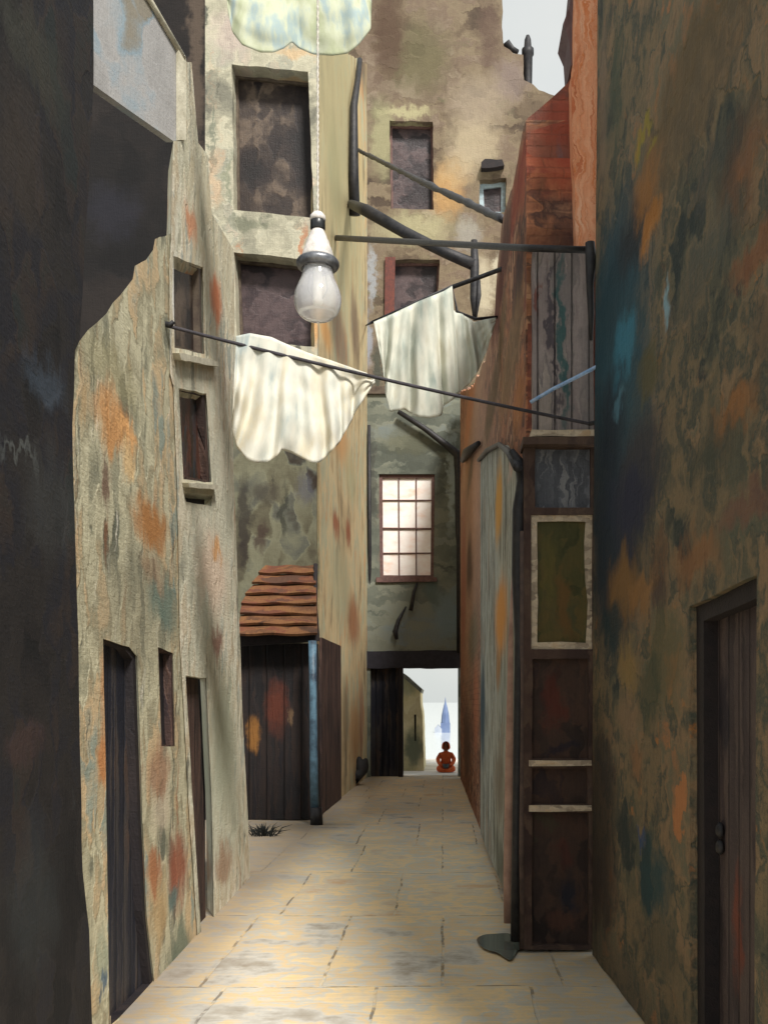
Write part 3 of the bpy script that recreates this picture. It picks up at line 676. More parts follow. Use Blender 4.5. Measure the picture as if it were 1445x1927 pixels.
# boarded upper bay, window and panels of the front
PD1 = PDF.off(0.12)
m_gb = wood('grey_mauve_boards', [(124, 112, 110), (146, 134, 130), (118, 110, 108), (158, 146, 138)], 0.11, pl=PD1, stains=[(1062, 640, 8, 220, (58, 88, 88), .95), (1046, 640, 6, 220, (72, 66, 72), .9), (1022, 560, 6, 40, (110, 60, 50), .8)])
prism('board_panel', PD1, [(1003, 468), (1116, 468), (1117, 822), (1003, 822)], m_gb, hD, t=0.14, rough=0.006)
m_umb = plaster('umber_paint', [(54, 42, 40), (74, 58, 52), (88, 72, 62), (62, 50, 48)], stroke=(0.08, 0.14), streak=0.2)
m_ledge = plaster('chalky_stone', [(130, 118, 104), (176, 160, 140), (206, 190, 166), (190, 164, 132)], stroke=(0.06, 0.03), bump=0.6)
prism('cornice', PDF.off(0.20), [(984, 822), (1124, 820), (1124, 836), (984, 836)], m_umb, hD, t=0.24, rough=0.004)
prism('ledge', PDF.off(0.19), [(1000, 808), (1118, 808), (1118, 822), (1000, 821)], m_ledge, hD, t=0.2, rough=0.006)
doorst = [(986, 834), (1117, 834), (1117, 1790), (986, 1790)]
ho = [[(1006, 842), (1113, 842), (1113, 955), (1006, 955)], [(998, 968), (1116, 968), (1116, 1222), (998, 1222)], [(1000, 1240), (1108, 1240), (1108, 1428), (1000, 1428)], [(1000, 1446), (1106, 1446), (1106, 1514), (1000, 1514)], [(1000, 1530), (1108, 1530), (1108, 1780), (1000, 1780)]]
prism('panel_frame', PD1, [(986, 834), (1118, 834), (1118, 1788), (986, 1788)], m_umb, hD, holes=[[(p[0]*0.98+0.02*1056, p[1]) for p in h] for h in ho], t=0.13, rough=0.003, hrough=0.004)
m_bluep = plaster('blue_grey_glass', [(76, 78, 84), (104, 106, 112), (124, 124, 126), (90, 96, 112)], stroke=(0.03, 0.3), streak=0.3, rough=0.35, mixr=0.3)
m_greenp = plaster('olive_green_paint', [(58, 60, 38), (76, 74, 46), (92, 80, 48), (66, 70, 50)], PD1, [(1070, 1130, 18, 70, (104, 76, 44), .7), (1040, 1080, 20, 60, (96, 88, 48), .6)], stroke=(0.05, 0.12), streak=0.2)
m_redp = plaster('oxblood_paint', [(42, 35, 34), (62, 50, 45), (74, 56, 48), (50, 42, 44)], PD1, [(1040, 1320, 24, 50, (88, 44, 36), .7), (1068, 1610, 20, 30, (80, 46, 40), .6), (1052, 1410, 44, 18, (36, 34, 44), .8), (1065, 1690, 24, 40, (40, 42, 52), .7), (1056, 1740, 40, 24, (84, 58, 48), .7), (1030, 1560, 30, 18, (66, 62, 50), .7)], stroke=(0.07, 0.15), streak=0.2)
wn_ = prism('window', PD1, grow(ho[0], 1.04), m_bluep, hD, t=0.03, k=-0.05); wn_['label'] = 'blue grey glazed pane'
gp = prism('panel', PD1, grow(ho[1], 1.0), m_greenp, hD, t=0.03, k=-0.03); gp['label'] = 'olive green panel with chipped pale border'
prism('border', PD1, grow(ho[1], 1.0), m_ledge, gp, holes=[inset(ho[1], 13)], t=0.03, k=-0.015, rough=0.004, hrough=0.014)
for h, lb_ in ((ho[2], 'oxblood upper panel'), (ho[3], 'small brown panel between ledges'), (ho[4], 'oxblood bottom panel')):
    q = prism('panel', PD1, grow(h, 1.03), m_redp, hD, t=0.03, k=-0.04); q['label'] = lb_
for y in (1437, 1522):
    prism('ledge', PD1, [(995, y-6), (1112, y-6), (1112, y+4), (995, y+5)], m_ledge, hD, t=0.05, k=0.03, rough=0.006)
# grey green pilaster with peaked head, pipes
PDp = PDS.off(0.05)
m_pil = plaster('grey_green_pilaster', [(98, 98, 88), (150, 148, 134), (168, 170, 160), (116, 116, 108), (160, 144, 126)], PDp, [(938, 950, 8, 90, (190, 138, 60), .95), (942, 1160, 14, 90, (196, 134, 62), .95), (938, 1260, 6, 50, (150, 104, 52), .8), (908, 1340, 6, 120, (44, 68, 82), .9), (940, 1480, 12, 90, (110, 98, 80), .7), (962, 880, 10, 18, (186, 156, 142), .8), (950, 1300, 20, 60, (130, 136, 130), .5), (940, 1620, 10, 60, (92, 94, 82), .8)], stroke=(0.10, 0.9), drips=[((70, 66, 58), 0.54, 9, 0.4, 0.8)])
prism('pilaster', PDp, [(904, 868), (922, 848), (944, 838), (958, 856), (972, 880), (972, 1750), (945, 1668), (918, 1606), (904, 1568)], m_pil, hD, t=0.05, rough=0.008)
tube('hood_mould', [PDp.pt(904, 866, .02), PDp.pt(920, 848, .02), PDp.pt(944, 836, .02), PDp.pt(962, 850, .02), PDp.pt(980, 880, .02)], [0.022, 0.026, 0.02, 0.026, 0.03], m_ironlight, hD)
def cm(px, py, d): return at(px, py, d)
tube('drainpipe', [cm(962, 848, 6.62), cm(978, 872, 6.60), cm(985, 905, 6.58), cm(977, 960, 6.56), cm(974, 1080, 6.55), cm(977, 1200, 6.54), cm(974, 1400, 6.52), cm(971, 1600, 6.51), cm(969, 1772, 6.50)], [0.022, 0.036, 0.044, 0.046, 0.040, 0.031, 0.029, 0.028, 0.030], m_iron, hD)
pk = tube('waste_pipe', [cm(966, 1075, 7.1), cm(964, 1200, 7.05), cm(959, 1450, 7.05), cm(956, 1650, 7.0), cm(957, 1738, 6.97)], [0.012, 0.03, 0.034, 0.034, 0.034], simple('pinkish_paint', (178, 146, 130), 0.7, col2=(146, 116, 104), scale=8), hD)
pk['label'] = 'dull pink pipe beside the black one'
tube('stone_jamb', [cm(984, 1000, 6.52), cm(983, 1300, 6.52), cm(981, 1600, 6.5), cm(983, 1786, 6.5)], 0.022, simple('brown_stone', (92, 76, 68), 0.85, col2=(70, 58, 54)), hD)
tube('bracket', [PDS.pt(876, 866, .05), PDS.pt(890, 852, .09), PDS.pt(908, 834, .05)], [0.05, 0.075, 0.03], m_iron, hD)

# ------------------------------------------------------------------ right: big mottled wall with door
hR = empty('stained_house', (1.15, 4.2, 0), 'large brown and green stained wall with plank door along the right edge', 'house')
stR = [(1136, 800, 40, 420, (34, 52, 62), .85), (1165, 500, 50, 120, (40, 56, 62), .85), (1160, 600, 66, 270, (40, 74, 86), .95), (1155, 1020, 60, 270, (34, 46, 58), .95), (1190, 760, 50, 170, (46, 78, 90), .85), (1190, 900, 60, 110, (38, 46, 66), .85), (1220, 330, 34, 70, (178, 120, 66), .85), (1225, 420, 26, 50, (190, 128, 62), .85), (1200, 900, 50, 160, (70, 66, 62), .6), (1300, 160, 170, 160, (112, 92, 66), .6), (1400, 300, 60, 120, (120, 88, 64), .55), (1330, 480, 60, 80, (88, 92, 84), .6), (1380, 1010, 90, 40, (92, 96, 80), .6), (1126, 1560, 40, 260, (48, 42, 40), .8), (1180, 460, 45, 60, (38, 44, 50), .85), (1150, 560, 26, 110, (34, 62, 72), .8), (1175, 650, 26, 80, (60, 126, 150), .8), (1150, 800, 30, 110, (26, 38, 50), .85), (1165, 760, 14, 30, (92, 140, 160), .6), (1215, 360, 24, 50, (150, 104, 56), .8), (1225, 410, 20, 36, (160, 106, 50), .8), (1210, 250, 20, 20, (150, 134, 50), .8), (1225, 270, 14, 14, (166, 150, 50), .7),
       (1255, 575, 8, 40, (140, 176, 190), .8), (1400, 320, 40, 60, (128, 92, 66), .7), (1330, 330, 40, 60, (74, 76, 72), .7), (1420, 480, 60, 40, (140, 92, 62), .7), (1380, 770, 50, 50, (150, 102, 60), .8), (1220, 700, 26, 60, (98, 88, 50), .7), (1190, 950, 36, 90, (40, 44, 66), .85), (1340, 850, 60, 60, (70, 74, 64), .7), (1400, 950, 60, 50, (116, 84, 72), .7), (1310, 1050, 50, 60, (146, 102, 66), .7), (1240, 1060, 24, 90, (90, 62, 46), .6), (1170, 1110, 36, 90, (138, 102, 56), .8), (1205, 1120, 30, 50, (150, 108, 62), .75), (1150, 1180, 24, 60, (30, 52, 58), .8), (1240, 1130, 24, 40, (78, 64, 62), .7), (1250, 1230, 40, 120, (106, 98, 70), .7), (1180, 1250, 24, 60, (148, 122, 72), .7), (1220, 1300, 26, 80, (66, 76, 60), .7), (1180, 1360, 24, 50, (142, 118, 92), .7), (1200, 1430, 14, 40, (150, 110, 76), .7), (1140, 1440, 20, 60, (52, 48, 48), .7), (1230, 1650, 36, 90, (44, 72, 76), .8), (1205, 1570, 10, 20, (46, 74, 116), .8), (1130, 1680, 30, 100, (64, 54, 50), .7), (1150, 1820, 70, 60, (96, 90, 76), .6), (1240, 1780, 50, 70, (88, 84, 70), .6), (1300, 100, 120, 80, (104, 88, 62), .6), (1160, 180, 14, 160, (78, 86, 70), .7), (1135, 200, 10, 200, (128, 110, 92), .7), (1300, 560, 60, 80, (98, 92, 78), .5), (1430, 620, 20, 60, (84, 76, 64), .5)]
m_R = plaster('brown_green_mottled_plaster', [(52, 60, 58), (94, 92, 76), (130, 112, 86), (76, 80, 70), (142, 118, 90), (106, 104, 86), (176, 120, 78)], PR, stR, stroke=(0.17, 0.24), warp=0.16, mixr=0.6, bump=1.0, stw=0.16, tilt=0.5, drips=[((172, 116, 66), 0.60, 6, 5, 0.85), ((34, 48, 54), 0.58, 5, 3, 0.8)])
doorR = [(1297, 1142), (1424, 1082), (1426, 1500), (1440, 1900), (1560, 2300), (1288, 2300), (1290, 1700)]
doorR = [(1297, 1142), (1424, 1082), (1426, 2330), (1284, 2080)]
uvb = lambda px: PR.uv(px, VY)[0]
outR = [(uvb(1114), 0.0), (uvb(1116), 2.5), (uvb(1121), 4.45), (uvb(1126), 6.5), (uvb(1300), 5.3), (uvb(1480), 4.2), (uvb(1700), 3.6), (uvb(1700), 0.0)]
hole = [PR.uv(*p) for p in doorR[:2]]+[(PR.uv(*doorR[1])[0]-0.03, 0.02), (PR.uv(*doorR[0])[0]+0.02, 0.02)]
prism('wall', PR, outR, m_R, hR, holes=[hole], t=0.4, px=False, rough=0.012, hrough=0.008)
m_doorR = wood('grey_brown_planks', [(52, 44, 44), (70, 60, 60), (86, 74, 70), (60, 50, 52)], 0.12, pl=PR, stains=[(1345, 1750, 10, 130, (116, 60, 44), .8), (1320, 1350, 8, 100, (38, 36, 44), .8), (1310, 1720, 8, 130, (40, 36, 38), .8)])
dr = prism('door', PR, [(p[0]+(0.02 if i in (0, 3) else -0.02), p[1]+(0.02 if i < 2 else -0.01)) for i, p in enumerate(hole)], m_doorR, hR, t=0.05, k=-0.09, px=False)
ih = [(hole[0][0]-0.05, hole[0][1]-0.06), (hole[1][0]+0.05, hole[1][1]-0.06), (hole[2][0]+0.05, 0.02), (hole[3][0]-0.05, 0.02)]
sgn = 1 if hole[1][0] > hole[0][0] else -1
ih = [(hole[0][0]+0.10*sgn, hole[0][1]-0.07), (hole[1][0]-0.05*sgn, hole[1][1]-0.07), (hole[2][0]-0.05*sgn, 0.02), (hole[3][0]+0.10*sgn, 0.02)]
prism('frame', PR, [hole[0], ih[0], ih[3], hole[3]], m_lintel, dr, t=0.06, k=-0.03, px=False, rough=0.006)
prism('frame', PR, [hole[1], ih[1], ih[2], hole[2]], m_lintel, dr, t=0.06, k=-0.03, px=False, rough=0.006)
prism('frame', PR, [hole[0], hole[1], ih[1], ih[0]], m_lintel, dr, t=0.06, k=-0.027, px=False, rough=0.006)
prism('top_rail', PR, [(1322, 1144), (1395, 1106), (1396, 1116), (1330, 1156)], simple('ochre_wood', (146, 112, 78), 0.8, col2=(110, 84, 62)), dr, t=0.03, k=-0.065, rough=0.006)
for y in (1563, 1595):
    c = PR.pt(1320, y, -0.075)
    v, f = lathe_data([(0.001, -0.012), (0.026, -0.010), (0.034, 0.0), (0.020, 0.014), (0.001, 0.016)], (0, 0), 14)
    rot = Matrix.Rotation(math.radians(90), 3, 'Y')
    link_mesh('knob' if y == 1563 else 'keyhole_plate', [rot @ Vector((p[0], p[1], -p[2]))+c for p in v], f, m_iron, dr, smooth=True)

# ------------------------------------------------------------------ beyond the passage: cottage, church, seated person
PK = Plane((at(757, 0, 27.5).x-0.6, 27.0), (at(797, 0, 28.6).x, 29.5))
hK = empty('cottage', (-1.0, 28.5, -0.25), 'pale cream house seen through the passage at the end', 'house')
PK1 = Plane((-4, 27.2), (0, 27.2))
m_K = plaster('sunlit_cream_plaster', [(184, 176, 138), (216, 202, 154), (226, 214, 174), (206, 190, 148)], PK1, [(778, 1410, 26, 46, (96, 106, 90), .9), (765, 1290, 20, 26, (140, 146, 120), .6)], stroke=(0.2, 0.5))
slit = [(779, 1345), (783, 1345), (783, 1395), (780, 1395)]
prism('wall', PK1, [(690, 1240), (750, 1270), (762, 1277), (775, 1288), (791, 1302), (792, 1330), (795, 1350), (798, 1453), (690, 1453)], m_K, hK, holes=[slit], t=3.0, rough=0.01)
opening(hK, PK1, slit, 'window', m_deep, 0.1)
prism('roof', PK1, [(690, 1232), (751, 1262), (764, 1270), (776, 1281), (794, 1297), (792, 1304), (775, 1289), (762, 1278), (750, 1271), (690, 1241)], simple('grey_roof', (132, 132, 120), 0.8), hK, t=3.0, k=0.08)

m_spire = simple('haze_blue_spire', (104, 120, 152), 0.8, col2=(86, 102, 136), scale=0.6)  # distance haze painted into the blue of spire and tower
m_spire2 = simple('pale_grey_stone', (170, 176, 186), 0.8, col2=(150, 158, 172), scale=0.6)
ch = empty('church', (at(838, 1322, 140).x, 140, -2.6), 'distant blue church spire with low grey nave across the water', 'church')
cx = at(838, 1322, 140).x
def pyr(c, r0, z0, r1, z1, seg=8):
    return lathe_data([(r0, z0), (r1, z1)], c, seg)
zt = lambda py: at(0, py, 140).z
v, f = lathe_data([(0.62, zt(1362)), (0.5, zt(1345)), (0.30, zt(1332)), (0.10, zt(1322)), (0.01, zt(1312))], (cx, 140), 8)
link_mesh('spire', v, f, m_spire, ch)
V, Fs = box_data(cx-0.66, cx+0.66, 139.4, 140.6, -2.7, zt(1361)); link_mesh('tower', V, Fs, m_spire, ch)
V = [(cx-1.5, 139.3, -2.7), (cx-0.5, 139.3, -2.7), (cx-0.5, 143, -2.7), (cx-1.5, 143, -2.7), (cx-1.5, 139.3, zt(1372)), (cx-0.5, 139.3, zt(1372)), (cx-0.5, 143, zt(1372)), (cx-1.5, 143, zt(1372)), (cx-1.0, 139.3, zt(1364)), (cx-1.0, 143, zt(1364))]
link_mesh('nave', V, [(0, 1, 5, 8, 4), (3, 7, 9, 6, 2), (0, 4, 7, 3), (1, 2, 6, 5), (4, 8, 9, 7), (5, 6, 9, 8)], m_spire2, ch)

def skin_body(name, joints, edges, mat, parent=None, loc=(0, 0, 0), sub=2):
    me = bpy.data.meshes.new(name)
    me.from_pydata([j[0] for j in joints], edges, [])
    o = bpy.data.objects.new(name, me); COL.objects.link(o)
    o.modifiers.new('skin', 'SKIN').use_smooth_shade = True
    sk = me.skin_vertices[0].data
    for i, j in enumerate(joints):
        r = j[1]; sk[i].radius = (r, r) if not isinstance(r, tuple) else r
        sk[i].use_root = (i == 0)
    s = o.modifiers.new('sub', 'SUBSURF'); s.levels = sub; s.render_levels = sub
    dg = bpy.context.evaluated_depsgraph_get()
    m2 = bpy.data.meshes.new_from_object(o.evaluated_get(dg), depsgraph=dg)
    bpy.data.objects.remove(o)
    m2.name = name
    m2.materials.clear(); m2.materials.append(mat)
    for p in m2.polygons: p.use_smooth = True
    o = bpy.data.objects.new(name, m2); COL.objects.link(o); o.location = loc
    if parent is not None: o.parent = parent
    return o
m_robe = simple('orange_robe', (228, 112, 58), 0.85, col2=(200, 86, 46), scale=16, bump=0.4)
m_skin = simple('brown_skin', (146, 88, 62), 0.6, col2=(128, 74, 52))
m_scarf = simple('rust_headscarf', (212, 96, 52), 0.85, col2=(180, 76, 44))
pbase = at(839, 1453.5, 26.8); pbase.z = -0.25
J = [((0, 0, .10), .15), ((0, .02, .28), .135), ((0, .0, .44), .125), ((0, -.01, .535), .055), ((0, -.02, .60), .068), ((0, -.025, .70), .075), ((0, -.015, .77), .05),
     ((-.15, 0, .47), .062), ((-.22, -.05, .33), .066), ((-.16, -.20, .20), .042), ((-.07, -.25, .19), .032),
     ((.15, 0, .47), .062), ((.22, -.05, .33), .066), ((.16, -.20, .20), .042), ((.07, -.25, .19), .032),
     ((-.13, -.06, .09), .10), ((-.21, -.22, .11), .095), ((-.10, -.30, .06), .06), ((.05, -.33, .05), .045),
     ((.13, -.06, .09), .10), ((.21, -.22, .11), .095), ((.10, -.31, .06), .06), ((-.05, -.36, .05), .045)]
E = [(0, 1), (1, 2), (2, 3), (3, 4), (4, 5), (5, 6), (2, 7), (7, 8), (8, 9), (9, 10), (2, 11), (11, 12), (12, 13), (13, 14), (0, 15), (15, 16), (16, 17), (17, 18), (0, 19), (19, 20), (20, 21), (21, 22)]
pe = skin_body('person', J, E, m_robe, None, pbase)
pe.data.materials.append(m_skin)
for p in pe.data.polygons:
    c = p.center
    if (c.z > .56 and c.y < -.02) or (abs(c.x) < .10 and c.y < -.20 and c.z > .15) : p.material_index = 1
tag(pe, 'person in an orange robe sitting on the quay beyond the passage', 'person')
# headscarf, a shell over the head open at the face; face features
V, Fs = [], []
for i in range(11):
    th = math.pi*(0.02+0.80*i/10)
    for j in range(19):
        ph = math.radians(-90+38+j*(360-76)/18)
        r = 0.104+(0.035*max(0, i-6)/4)
        V.append(pbase+Vector((r*math.sin(th)*math.cos(ph), -.015+r*1.02*math.sin(th)*math.sin(ph), .695+.115*math.cos(th))))
for i in range(10):
    for j in range(18): Fs.append((i*19+j, i*19+j+1, (i+1)*19+j+1, (i+1)*19+j))
hs = link_mesh('headscarf', V, Fs, m_scarf, pe, smooth=True)
hs.modifiers.new('thick', 'SOLIDIFY').thickness = 0.008
m_eye = simple('dark_eye', (30, 24, 22), 0.3)
for sx in (-1, 1):
    v, f = lathe_data([(0.001, -.007), (.009, 0), (.001, .007)], (0, 0), 8)
    link_mesh('eye', [Vector(p)+pbase+Vector((sx*.028, -.098, .705)) for p in v], f, m_eye, pe)
v, f = tube_data([pbase+Vector((0, -.092, .705)), pbase+Vector((0, -.112, .675)), pbase+Vector((0, -.100, .668))], [.006, .013, .008], 8); link_mesh('nose', v, f, m_skin, pe, smooth=True)
v, f = tube_data([pbase+Vector((-.022, -.092, .645)), pbase+Vector((0, -.099, .643)), pbase+Vector((.022, -.092, .645))], [.003, .007, .003], 8); link_mesh('mouth', v, f, m_scarf, pe, smooth=True)
for sx in (-1, 1):
    prs = []
    for i in range(4):
        a = pbase+Vector((sx*(.075-.004*i), -.262, .205-.014*i)); b = a+Vector((-sx*(.035+.006*(1 if i in (1, 2) else 0)), -.018, -.004)); c = b+Vector((-sx*.022, .012, -.008))
        prs.append(tube_data([a, b, c], [.009, .0085, .006], 6))
    prs.append(tube_data([pbase+Vector((sx*.085, -.24, .215)), pbase+Vector((sx*.06, -.255, .245)), pbase+Vector((sx*.04, -.27, .25))], [.010, .009, .006], 6))
    v, f = merge(prs); link_mesh('hand', v, f, m_skin, pe, smooth=True)
v, f = lathe_data([(.001, .105), (.04, .108), (.068, .14), (.078, .19), (.080, .225), (.072, .225), (.060, .16), (.001, .13)], (pbase.x, pbase.y-.29), 20)
v = [Vector((p[0], p[1], p[2]+pbase.z)) for p in v]
tag(link_mesh('bowl', v, f, simple('slate_bowl', (84, 92, 96), 0.6), smooth=True), 'slate grey bowl held in the lap of the seated person', 'bowl')

# ------------------------------------------------------------------ lines, rods and washing
def sag(a, b, s, n=24):
    return [a+(b-a)*(i/n)-Vector((0, 0, s*4*(i/n)*(1-i/n))) for i in range(n+1)]
lA = PA.pt(312, 612, 0.0); lB = PR.pt(1114.5, 798, 0.0); lB = at(1113, 798, 6.36)
cl = empty('clothesline', (lA.x, lA.y, lA.z), 'dark clothesline sagging from the plaster house to the right wall, holding the draped cloth', 'clothesline')
v, f = tube_data(sag(lA, lB, 0.02, 60), 0.011, 8); link_mesh('rope', v, f, m_rope, cl, smooth=True)
v, f = tube_data([lA+Vector((-.10, 0, .02)), lA+Vector((.03, -.01, 0)), lA+Vector((.05, -.01, .02))], [.018, .018, .014], 8); link_mesh('hook', v, f, m_iron, cl, smooth=True)
v, f = tube_data([lB+Vector((.10, 0, .03)), lB+Vector((-.02, 0, .0))], [.016, .014], 8); link_mesh('hook', v, f, m_iron, cl, smooth=True)

def cloth_mat(name, cols):
    t = NT(name)
    uv = t.n('ShaderNodeUVMap').outputs[0]
    a = t.noise(uv, 1.0, 5, 0.6, sx=9, sy=2.2, off=len(name))
    t.l(t.ramp(a, [(0.30+0.4*i/(len(cols)-1), lin(c)) for i, c in enumerate(cols)]), t.b.inputs['Base Color'])
    t.b.inputs['Roughness'].default_value = 0.9; t.b.inputs['Specular IOR Level'].default_value = 0.15
    t.b.inputs['Subsurface Weight'].default_value = 0.0
    bp = t.n('ShaderNodeBump'); bp.inputs['Strength'].default_value = 0.25; bp.inputs['Distance'].default_value = 0.01
    t.l(t.math('ADD', t.noise(uv, 1.0, 4, 0.6, sx=26, sy=5), t.math('MULTIPLY', t.noise(uv, 160, 2, 0.5), 0.4)), bp.inputs['Height']); t.l(bp.outputs[0], t.b.inputs['Normal'])
    # thin cotton lets some light through
    tr = t.n('ShaderNodeBsdfTranslucent'); tr.inputs['Color'].default_value = lin((222, 220, 206))
    ms = t.n('ShaderNodeMixShader'); ms.inputs[0].default_value = 0.22
    t.l(t.b.outputs[0], ms.inputs[1]); t.l(tr.outputs[0], ms.inputs[2]); t.l(ms.outputs[0], t.out.inputs[0])
    return t.m

def interp(pts, u):
    L = [0]
    for i in range(len(pts)-1): L.append(L[-1]+math.hypot(pts[i+1][0]-pts[i][0], pts[i+1][1]-pts[i][1]))
    s = u*L[-1]
    for i in range(len(pts)-1):
        if s <= L[i+1] or i == len(pts)-2:
            k = (s-L[i])/max(1e-6, L[i+1]-L[i])
            return (pts[i][0]+(pts[i+1][0]-pts[i][0])*k, pts[i][1]+(pts[i+1][1]-pts[i][1])*k)

def cloth(name, top, bot, d0, d1, folds, amp, mat, nu=72, nv=36, flap=0.0, loop=0.02, seed=0, thick=0.004, lobes=None):
    """a sheet between a top and a bottom outline, with folds in depth that deepen downwards; flap = part hanging behind the line"""
    V, Fs, U = [], [], []
    back = 8 if flap else 0
    for j in range(nv+1+back):
        for i in range(nu+1):
            u = i/nu
            a = interp(top, u); b = interp(bot, u)
            d = d0+(d1-d0)*u
            if j < back:
                q = j/back
                vv = flap*(1-q); dep = 0.035+loop*math.sin(q*math.pi)*0.5
                px = a[0]+(b[0]-a[0])*vv; py = a[1]+(b[1]-a[1])*vv
                p = at(px, py, d+dep)
            else:
                vv = (j-back)/nv
                px = a[0]+(b[0]-a[0])*vv; py = a[1]+(b[1]-a[1])*vv
                ph = noise.noise((u*3+seed, vv*1.2, seed))
                z = 0
                for (fr, phs, w_) in folds: z += w_*math.cos(2*math.pi*(fr*u+phs+0.10*ph*fr*vv))
                dep = -loop*(1 if vv > 0.03 else vv/0.03)-amp*z*((0.25 if loop else 0.08)+(0.75 if loop else 0.92)*min(1, vv*1.6))-0.02*noise.noise((u*7+seed, vv*5, 2.0+seed))
                if lobes:
                    for (lu, lw, la) in lobes: dep -= la*max(0, 1-((u-lu)/lw)**2)*math.sin(math.pi*0.5*min(1, vv*1.15))**2
                p = at(px, py, d+dep)
            V.append(p); U.append((u*0.9, p.z))
    n = nu+1
    for j in range(nv+back):
        for i in range(nu): Fs.append((j*n+i, j*n+i+1, (j+1)*n+i+1, (j+1)*n+i))
    o = link_mesh(name, V, Fs, mat, smooth=True, uvs=U)
    m = o.modifiers.new('thick', 'SOLIDIFY'); m.thickness = thick
    return o
m_cl2 = cloth_mat('cream_cotton', [(166, 178, 178), (204, 206, 196), (222, 220, 208), (216, 208, 186), (196, 202, 198)])
m_cl3 = cloth_mat('pale_linen', [(160, 172, 164), (200, 204, 192), (222, 222, 208), (206, 202, 182)])
m_cl1 = cloth_mat('greenish_white_linen', [(150, 160, 140), (176, 182, 150), (196, 200, 176), (160, 178, 180), (196, 196, 160)])
o = cloth('draped_cloth', [(444, 632), (470, 627), (510, 634), (545, 650), (580, 664), (640, 684), (690, 702), (705, 712)],
          [(437, 790), (438, 815), (446, 842), (462, 862), (482, 872), (505, 869), (522, 858), (530, 846), (548, 852), (580, 868), (597, 872), (612, 862), (640, 830), (672, 770), (705, 718)], 6.12, 6.26,
          [(2.9, 0.02, 0.5), (7.2, 0.3, 0.4), (1.2, 0.55, 0.35)], 0.085, m_cl2, flap=0.0, seed=1, loop=0.0, lobes=[(0.17, 0.15, 0.09), (0.52, 0.15, 0.07), (0.80, 0.14, 0.06)])
tag(o, 'cream cloth with scalloped lower edge draped over the long clothesline', 'laundry')
tl = at(700, 606, 9.2); tm = at(851, 538, 9.2); tr_ = at(946, 504, 9.3)
cl2 = empty('washing_line', tuple(PBS.pt(689, 611, 0)), 'short thin line above the pale linen, rising towards the brick house', 'clothesline')
v, f = tube_data([PBS.pt(689, 612, 0.0), tl, tm, at(860, 586, 9.24), at(895, 600, 9.25), PDS.pt(936, 596, 0.0)], 0.014, 8); link_mesh('rope', v, f, m_ironlight, cl2, smooth=True)
o = cloth('linen_sheet', [(703, 606), (740, 590), (790, 566), (835, 548), (851, 538)],
          [(722, 700), (726, 742), (734, 775), (760, 770), (780, 783), (806, 787), (830, 782), (834, 764), (852, 752), (864, 736)], 9.12, 9.17,
          [(3.1, 0.0, 0.5), (6.3, 0.4, 0.4), (1.4, 0.2, 0.4)], 0.085, m_cl3, flap=0.0, loop=0.03, seed=5)
tag(o, 'wide white linen sheet hanging before the background windows, left of the smaller cloth', 'laundry')
o = cloth('linen_cloth', [(853, 584), (870, 590), (892, 606), (914, 601), (933, 598)],
          [(858, 744), (868, 734), (884, 722), (898, 700), (915, 662), (932, 608)], 9.24, 9.27,
          [(2.2, 0.1, 0.5), (4.3, 0.4, 0.4)], 0.06, m_cl3, flap=0.0, loop=0.03, seed=8)
tag(o, 'small tapering white cloth hanging against the brick house beside the linen sheet', 'laundry')
o = tube('iron_rod', [tm+Vector((0, .02, 0)), at(900, 522, 9.25), PDS.pt(944, 504, -0.02)], 0.02, m_ironlight)
tag(o, 'short dark rod rising from the linen sheet to the brick house', 'rod')
cl3 = empty('upper_clothesline', tuple(at(385, -30, 5.6)), 'taut cord at the very top of the view carrying the rounded white bloomers', 'clothesline')
v, f = tube_data(sag(at(350, -70, 6.3), at(1119, -78, 6.35), 0.02, 40), 0.012, 8); link_mesh('rope', v, f, m_rope, cl3, smooth=True)
o = cloth('hanging_bloomers', [(418, -70), (500, -74), (560, -74), (640, -76), (702, -78)],
          [(429, 20), (438, 60), (456, 84), (490, 98), (515, 98), (535, 90), (549, 78), (562, 90), (590, 102), (625, 104), (655, 100), (676, 82), (697, 55), (698, 10)], 6.26, 6.26,
          [(2.0, 0.27, 0.5), (6.0, 0.1, 0.2)], 0.04, m_cl1, seed=9, flap=0.2, lobes=[(0.25, 0.24, 0.13), (0.74, 0.25, 0.13)])
tag(o, 'greenish white bloomers with two rounded legs hanging at the top edge', 'laundry')

# iron rods and bracket between the houses
tube_o = tube('iron_rod', [PBS.pt(664, 281, .08), at(800, 344, 12.0), PDS.pt(946, 412, 0.0)], 0.034, m_ironlight, wob=0.008)
tag(tube_o, 'thin dark rod sloping from the tall house across the upper background window', 'rod')
br = empty('iron_bracket', tuple(PBS.pt(660, 388, .08)), 'thick black beam sloping down to a hanging post with ragged foot', 'bracket')
dB = 14.0
tube('beam', [PBS.pt(655, 384, .06), at(690, 396, 14.6), at(760, 436, 14.3), at(840, 476, 14.1), at(893, 498, 14.0)], [0.08, 0.085, 0.08, 0.075, 0.085], m_iron, br)
tube('post', [at(892, 452, 14.0), at(893, 500, 14.0), at(892, 560, 14.0), at(894, 602, 14.0)], [0.045, 0.065, 0.06, 0.03], m_iron, br)
tube('strut', [at(901, 525, 13.95), at(901, 555, 13.95), at(896, 598, 13.95)], [0.02, 0.035, 0.012], m_iron, br)
o = tube('iron_bar', [PBS.pt(632, 447, 0.0), at(985, 466, 6.50), at(1000, 466.5, 6.40), at(1113, 470, 6.34)], [0.045, 0.022, 0.022, 0.022], m_iron)
tag(o, 'nearly level black bar reaching from the tall house to the orange pier', 'bar')
o = tube('blue_cord', [at(998, 757, 6.45), at(1040, 732, 6.40), at(1080, 712, 6.38), at(1126, 688, 6.28)], 0.0115, m_blue)
